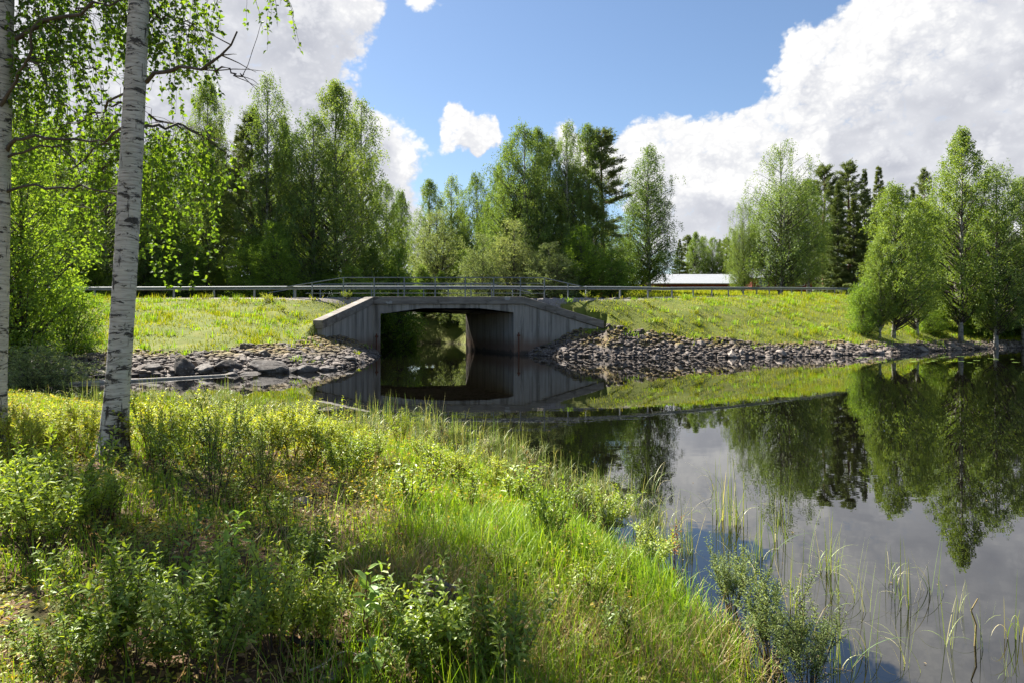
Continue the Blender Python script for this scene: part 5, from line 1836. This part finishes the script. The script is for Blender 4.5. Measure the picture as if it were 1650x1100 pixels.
def bank_grass():
    r = np.random.default_rng(78)
    x = r.uniform(-40, 46, 330000); y = r.uniform(24, 68, 330000)
    z, ds, dr, sd = ground_z(x, y, True)
    edge = np.where(x < -5, bank_edge(x, y, 2.4), bank_edge(x, y, 1.05))
    edge = np.where(behind_wing(x, y), 0, edge)
    vis = np.abs(x) < .8 * y + 3
    k = ((ds > edge - .3 - r.uniform(0, .5, len(x)) ** 2) | ((ds > .5) & (r.uniform(0, 1, len(x)) < .42 * sstep(vnoise(x * 1.1, y * 1.1, 19), .45, .9)))) & (dr > HALF + .25) & (sd < 0) & vis & (r.uniform(0, 1, len(x)) < .25 + .75 * vnoise(x * .9, y * .9, 5))
    for Wd in (WL, WR):
        d, _, _ = seg_dist(x, y, np.stack([Wd['a'], Wd['b']]), False)
        k &= d > .42
    # the right bank rule: the strip under the grove stays sparse
    x, y, z, dr = x[k], y[k], z[k], dr[k]
    n = len(x)
    acc = Acc()
    big = vnoise(x * .35, y * .35, 61) * .6 + vnoise(x * 1.1, y * 1.1, 62) * .5
    H = r.uniform(.07, .24, n) * (.35 + 1.5 * big ** 1.6) * (1 + 1.2 * (r.uniform(0, 1, n) < .04))
    blades(acc, np.stack([x, y, z - .02], -1), H, r.uniform(.02, .045, n), r.uniform(0, 6.28, n), np.abs(r.normal(0, .35, n)), np.abs(r.normal(.5, .4, n)), 2)
    # taller tufts and weeds standing out of the slope
    sel = r.choice(n, 900, replace=False)
    for i in sel:
        m = r.integers(14, 34)
        hh = r.uniform(.18, .5) * (.6 + .7 * big[i]); w_ = r.uniform(.08, .26)
        pp = np.stack([x[i] + r.normal(0, w_, m), y[i] + r.normal(0, w_, m), np.full(m, z[i] - .02)], -1)
        blades(acc, pp, hh * r.uniform(.6, 1.1, m), r.uniform(.02, .05, m), r.uniform(0, 6.28, m), np.abs(r.normal(.1, .3, m)), np.abs(r.normal(.7, .5, m)), 2, 1 if i % 3 else 0)
    # field behind the road, right
    x = r.uniform(5, 70, 60000); y = r.uniform(50, 110, 60000)
    z, ds, dr, sd = ground_z(x, y, True)
    k = (sd > 0) & (dr > HALF + .3) & (np.abs(x) < .8 * y)
    x, y, z = x[k], y[k], z[k]; n2 = len(x)
    blades(acc, np.stack([x, y, z], -1), r.uniform(.15, .4, n2), r.uniform(.05, .09, n2), r.uniform(0, 6.28, n2), np.abs(r.normal(0, .3, n2)), np.abs(r.normal(.4, .3, n2)), 2)
    tag(ob('embankment_grass', acc.mesh('embankment_grass', [M['grass_far'], M['grass']])), 'sunny yellow-green grass on the road embankment slopes', 'grass', kind='stuff')
    print('bank grass', n, n2)


bank_grass()
# weeds on the embankment
wr_ = random.Random(21)
LW = 'rough green weed tuft on the embankment grass'
for i, (u, v, D, w) in enumerate(((560, 484, 40.5, 40), (500, 486, 41, 40), (430, 492, 40, 36), (530, 505, 37, 40), (455, 500, 38, 36), (372, 558, 29, 22), (408, 555, 28.3, 16), (905, 487, 42.5, 40),
                                  (945, 494, 41.8, 34), (1010, 520, 40.2, 30), (1045, 505, 42, 24), (1215, 548, 39, 50), (1180, 556, 38.6, 40), (1240, 555, 39.2, 36), (1120, 540, 40, 26), (1300, 505, 46, 30), (340, 486, 41.5, 26),
                                  (985, 530, 40, 36), (1330, 520, 45, 30), (290, 482, 42, 26), (640, 479, 0, 0))):
    if D == 0: continue
    x = (u - 825) / F * D
    ro = ob('weed_tuft', None, None, (x, D, gz(x, D) - .03), (0, 0, wr_.uniform(0, 6.28)))
    s = (w / F * D) / 1.1
    ro.scale = (s, s, s * .75)
    for pn, me in (SH['herb']['parts'] if i % 2 else SH['yellow']['parts']):
        ob(pn, me, ro)
    tag(ro, LW, 'weed', 'weed tufts on the embankment')

# ------------------------------------------------------------------ reeds and sedges
def reed_proto(seed, n, H, spread, bent):
    r = np.random.default_rng(seed)
    a = Acc()
    P = np.stack([r.normal(0, spread, n), r.normal(0, spread, n), np.full(n, -.06)], -1)
    curl = np.where(r.uniform(0, 1, n) < bent, r.uniform(1.6, 3.0, n), np.abs(r.normal(.15, .15, n)))
    az = r.uniform(0, 6.28, n)
    blades(a, P, H * r.uniform(.5, 1.1, n), r.uniform(.007, .012, n), az, np.abs(r.normal(.08, .10, n)), curl, 8)
    # broken blades
    m = max(2, n // 6)
    P = np.stack([r.normal(0, spread, m), r.normal(0, spread, m), np.full(m, -.03)], -1)
    blades(a, P, H * r.uniform(.5, .9, m), r.uniform(.007, .012, m), r.uniform(0, 6.28, m), r.uniform(.2, .7, m), r.uniform(1.2, 2.2, m), 8)
    return a.mesh('reed_clump', M['reed'])


REED = [reed_proto(1, 26, .75, .09, .25), reed_proto(2, 14, .8, .07, .2), reed_proto(3, 7, .8, .05, .3), reed_proto(4, 4, .75, .04, .35), reed_proto(5, 30, .6, .16, .6), reed_proto(6, 40, .55, .22, .75)]
rr_ = random.Random(14)


def reed(k, u, v, hpx, label, group):
    D = CAMH * F / (v - HZ)
    x = (u - 825) / F * D
    H = hpx / F * D * (1.15 if group == 'reeds standing in the open water' else 1.0)
    s = H / (.8, .85, .85, .8, .62, .55)[k]
    o = ob('reed_clump', REED[k], None, (x, D, 0), (0, 0, rr_.uniform(0, 6.28)), (s * .9, s * .9, s))
    tag(o, label, 'reeds', group)


GRD = 'reeds standing in the open water'
reed(0, 1182, 845, 110, 'densest upright reed clump in the open water under the birch reflection', GRD)
reed(1, 1162, 835, 95, 'thin reed stems just left of the densest reed clump', GRD)
reed(2, 1150, 790, 75, 'few pale reed stems above the densest clump', GRD)
reed(1, 1255, 872, 120, 'bent reed clump beside the weeping birch reflection', GRD)
reed(1, 1225, 900, 110, 'reeds between the densest clump and the grey willow', GRD)
reed(0, 1332, 920, 100, 'second dense reed clump right of the birch reflection', GRD)
reed(2, 1345, 960, 100, 'loose reeds in front of the second dense clump', GRD)
reed(2, 1380, 965, 110, 'tall leaning reeds left of the single upright reed', GRD)
reed(3, 1391, 985, 110, 'single upright reed between two reed groups', GRD)
reed(1, 1460, 975, 110, 'reed clump with arching blades in the cloud reflection', GRD)
reed(2, 1436, 940, 70, 'short reeds beside the arching clump', GRD)
reed(2, 1502, 955, 100, 'slim bent reeds right of the arching clump', GRD)
reed(3, 1524, 1040, 110, 'lone thin reed near the lower right', GRD)
reed(3, 1580, 1045, 110, 'lone reed beside the dead brown stalk', GRD)
reed(2, 1640, 1030, 110, 'arching reeds cut by the right picture edge', GRD)
reed(3, 1625, 1090, 60, 'short reed in the lower right corner', GRD)
reed(1, 1350, 1075, 140, 'tall reeds beside the grey willow at the bottom', GRD)
reed(2, 1400, 1060, 120, 'reeds standing right of the grey willow', GRD)
reed(2, 1460, 1075, 110, 'reeds at the bottom below the arching clump', GRD)
reed(1, 1280, 980, 120, 'reed clump behind the grey willow', GRD)
reed(2, 1210, 950, 110, 'reeds behind the pale sunlit willow', GRD)
reed(1, 1110, 890, 100, 'reeds at the shore end of the bright grass', GRD)
reed(2, 1095, 850, 90, 'slim reeds beside the dark birch reflection', GRD)
reed(3, 1195, 1075, 120, 'single reed stem inside the grey willow', GRD)
reed(3, 1545, 985, 70, 'faint thin reed in the pale cloud reflection', GRD)
reed(2, 1050, 790, 70, 'sparse reeds in front of the solitary birch reflection', GRD)
GSE = 'sedge tufts along the near shore'
sgr = random.Random(8)
for i in range(120):
    t = i / 119
    u = 330 + 760 * t + sgr.uniform(-22, 22)
    v0 = np.interp(u, [300, 540, 700, 800, 900, 1000, 1100], [682, 706, 724, 755, 790, 835, 900])
    v = v0 - sgr.uniform(-4, 44)
    reed(sgr.choice([4, 4, 5, 5, 0]), u, v, sgr.uniform(30, 58), 'arching sedge tuft in the fringe along the near shore', GSE)
for i in range(36):
    u = sgr.uniform(-60, 330); v = sgr.uniform(632, 690)
    reed(sgr.choice([4, 5, 0]), u, v, sgr.uniform(26, 44), 'low green sedge tuft in the shallow inlet at the left', 'sedge tufts in the inlet')
# dead stalk
p = gpt(1570, 1040)
a = Acc(); a.tube([(0, 0, -.05), (.01, 0, .12), (-.015, .005, .2), (.02, 0, .27)], [.006, .005, .004, .003], 6)
tag(ob('dead_stalk', a.mesh('dead_stalk', M['dry_grass']), None, (p[0], p[1], 0)), 'short dead brown stalk sticking out of the water lower right', 'stalk')
# yellow lily leaf at the pale willow
def pad(u, v, s, label, group=None, mat='lily'):
    D = CAMH * F / (v - HZ)
    an = np.linspace(.25, 6.03, 15)
    V = [(0, 0, 0)] + [(math.cos(q) * (1 + .05 * math.sin(5 * q)), math.sin(q), .02 * math.sin(3 * q)) for q in an]
    T = [(0, i, i + 1) for i in range(1, 15)]
    tag(ob('lily_pad', mk('lily_pad', V, T, M[mat]), None, ((u - 825) / F * D, D, .012), (0, 0, rr_.uniform(0, 6)), (s, s, s)), label, 'lily pad', group)


for i in range(26):
    pad(rr_.uniform(1380, 1640), rr_.uniform(574, 584), rr_.uniform(.10, .18), 'small floating lily pad below the right bank grove', 'lily pads on the far water')
# white flower heads
def flower(u, v, hpx, label):
    p = gpt(u, v)
    H = hpx / F * p[1]
    r = np.random.default_rng(int(u))
    root = ob('white_flower', None, None, tuple(p))
    tag(root, label, 'flower', 'white flowers on the bank')
    a = Acc(); b = Acc()
    for k in range(4):
        top = np.array([r.normal(0, .06), r.normal(0, .06), H * r.uniform(.8, 1)])
        a.tube([(0, 0, 0), top * np.array([.4, .4, .6]), top], [.004, .003, .002], 4)
        m = 60
        P = top + r.normal(0, 1, (m, 3)) * np.array([.028, .028, .035])
        leaves(b, P, r.normal(0, 1, (m, 3)), r.normal(0, 1, (m, 3)), .011, .009, LEAF4)
    ob('stem', a.mesh('stem', M['stem_red']), root); ob('blossom', b.mesh('blossom', M['flower']), root)


flower(700, 735, 42, 'creamy flower heads above the sedges in the middle')
flower(790, 745, 42, 'creamy flower head near the right end of the sedges')
flower(855, 770, 45, 'pale flower head beside the reddish sapling')
flower(100, 700, 36, 'white flower head at the left edge of the inlet')
flower(610, 720, 40, 'creamy flower head right of the bright yellow shoot')

# ------------------------------------------------------------------ sticks and stones in the foreground
p = gpt(695, 985)
o = ob('rock', stone_mesh('rock', 401, 4, M['boulder'], .75, .3, .8), None, (p[0], p[1], p[2] + .04), (0, .1, .4), (.34, .26, .30))
tag(o, 'grey lichened rock half hidden in the grass at the bottom centre', 'rock')
for (u, v, s, lb) in ((489, 812, .17, 'pale angular rock on the bare ground in the middle of the bank'), (470, 808, .13, 'small dark rock beside the pale angular rock'), (520, 1080, .07, 'rounded pebble among the litter at the bottom'),
                      (548, 1072, .06, 'small brown pebble right of the rounded pebble'), (530, 1094, .09, 'tan stone at the bottom edge of the litter')):
    p = gpt(u, v)
    tag(ob('rock', STONES[int(u) % 10], None, (p[0], p[1], p[2] + s * .1), (0, 0, u), (s, s * .8, s * .8)), lb, 'rock')


def stick(pxs, r0, r1, label, mat='charred'):
    P = []
    for (u, v, dz) in pxs:
        q = gpt(u, v); q[2] += dz; P.append(q)
    P = catmull(np.array(P), 5)
    P[1:-1] += np.random.default_rng(int(pxs[0][0])).normal(0, .006, P[1:-1].shape)
    c = P[0].copy()
    a = Acc(); a.tube(P - c, np.linspace(r0, r1, len(P)), 8)
    tag(ob('fallen_stick', a.mesh('fallen_stick', M[mat], True), None, tuple(c)), label, 'stick')


stick([(465, 1045, .03), (520, 1050, .03), (570, 1048, .03), (620, 1036, .04), (665, 1022, .03)], .014, .008, 'dark fallen stick lying over the leaf litter')
stick([(440, 1000, .05), (480, 1030, .04), (540, 1056, .02)], .010, .005, 'thin dark stick beside the low willow shrub')
stick([(640, 1010, .03), (690, 1000, .04), (730, 1010, .02)], .008, .004, 'short dead twig in front of the grey rock', 'log')
stick([(500, 1090, .015), (560, 1062, .03), (600, 1070, .015)], .005, .003, 'thin grey twig across the leaf litter', 'log')
# floating pole in the inlet
P = np.array([(-13.4, 20.6, .02), (-12.2, 21.6, .03), (-11.2, 22.7, .025), (-10.1, 24.0, .02)])
c = P[0].copy(); a = Acc(); a.tube(catmull(P - c, 6), np.linspace(.06, .035, 19), 8)
tag(ob('floating_pole', a.mesh('floating_pole', M['log'], True), None, tuple(c)), 'pale thin pole floating in the inlet before the left stone bank', 'pole')


# pollen, leaf bits and twigs drifting along the near shore
fr = np.random.default_rng(91)
fx = fr.uniform(-4, 5, 9000); fy = fr.uniform(2.2, 16, 9000)
fd = shore(fx, fy)
fk = (fd < -.02) & (fr.uniform(0, 1, 9000) < np.exp(fd / .55) * .5 + .012)
fx, fy = fx[fk], fy[fk]; fn = len(fx)
fa = Acc()
leaves(fa, np.stack([fx, fy, np.full(fn, .006)], -1), np.stack([fr.normal(0, 1, fn), fr.normal(0, 1, fn), np.zeros(fn)], -1), np.tile([0, 0, 1.0], (fn, 1)) + fr.normal(0, .06, (fn, 3)), fr.uniform(.008, .03, fn), fr.uniform(.004, .014, fn), LEAF4)
tag(ob('floating_leaves', fa.mesh('floating_leaves', M['dry_grass'])), 'tiny leaf bits and pollen drifting on the water along the near shore', 'litter', kind='stuff')


# ------------------------------------------------------------------ labels of look-alikes in rows: their place from the left
ORDW = ('leftmost second third fourth fifth sixth seventh eighth ninth tenth eleventh twelfth thirteenth fourteenth fifteenth sixteenth seventeenth '
        'eighteenth nineteenth twentieth twenty-first twenty-second twenty-third twenty-fourth twenty-fifth').split()


def number_row(group, text):
    row = [o for o in bpy.data.objects if o.get('group') == group]
    row.sort(key=lambda o: o.location.x / max(o.location.y, .1))
    for w, o in zip(ORDW, row):
        o['label'] = text % (w if w == 'leftmost' else w + ' from left')


number_row('yellow-green shrubs of the sunny bank edge', 'yellow-green sunlit shrub, %s in the row along the bank edge')
number_row('undergrowth bushes of the left wood', 'green undergrowth tree, %s, right behind the guard rail of the left road')
number_row('background trees of the left wood', 'shady background tree, %s, deep in the wood behind the left road')
number_row('far wood behind the farm', 'distant small tree, %s, of the wood behind the farm buildings')
number_row('grove undergrowth', 'low undergrowth bush, %s, among the stems of the right bank grove')
number_row('back rows behind the bridge', 'shady tree, %s, filling the back of the group behind the bridge')
number_row('trees at the river bend', 'young tree, %s, closing the river view beyond the bridge opening')
number_row('bushes on the upstream left bank', 'green bush, %s, overhanging the upstream left river bank')
number_row('willows on the upstream right bank', 'silvery willow bush, %s, over the upstream right river bank')
number_row('weed tufts on the embankment', 'rough green weed tuft, %s, in the embankment grass')
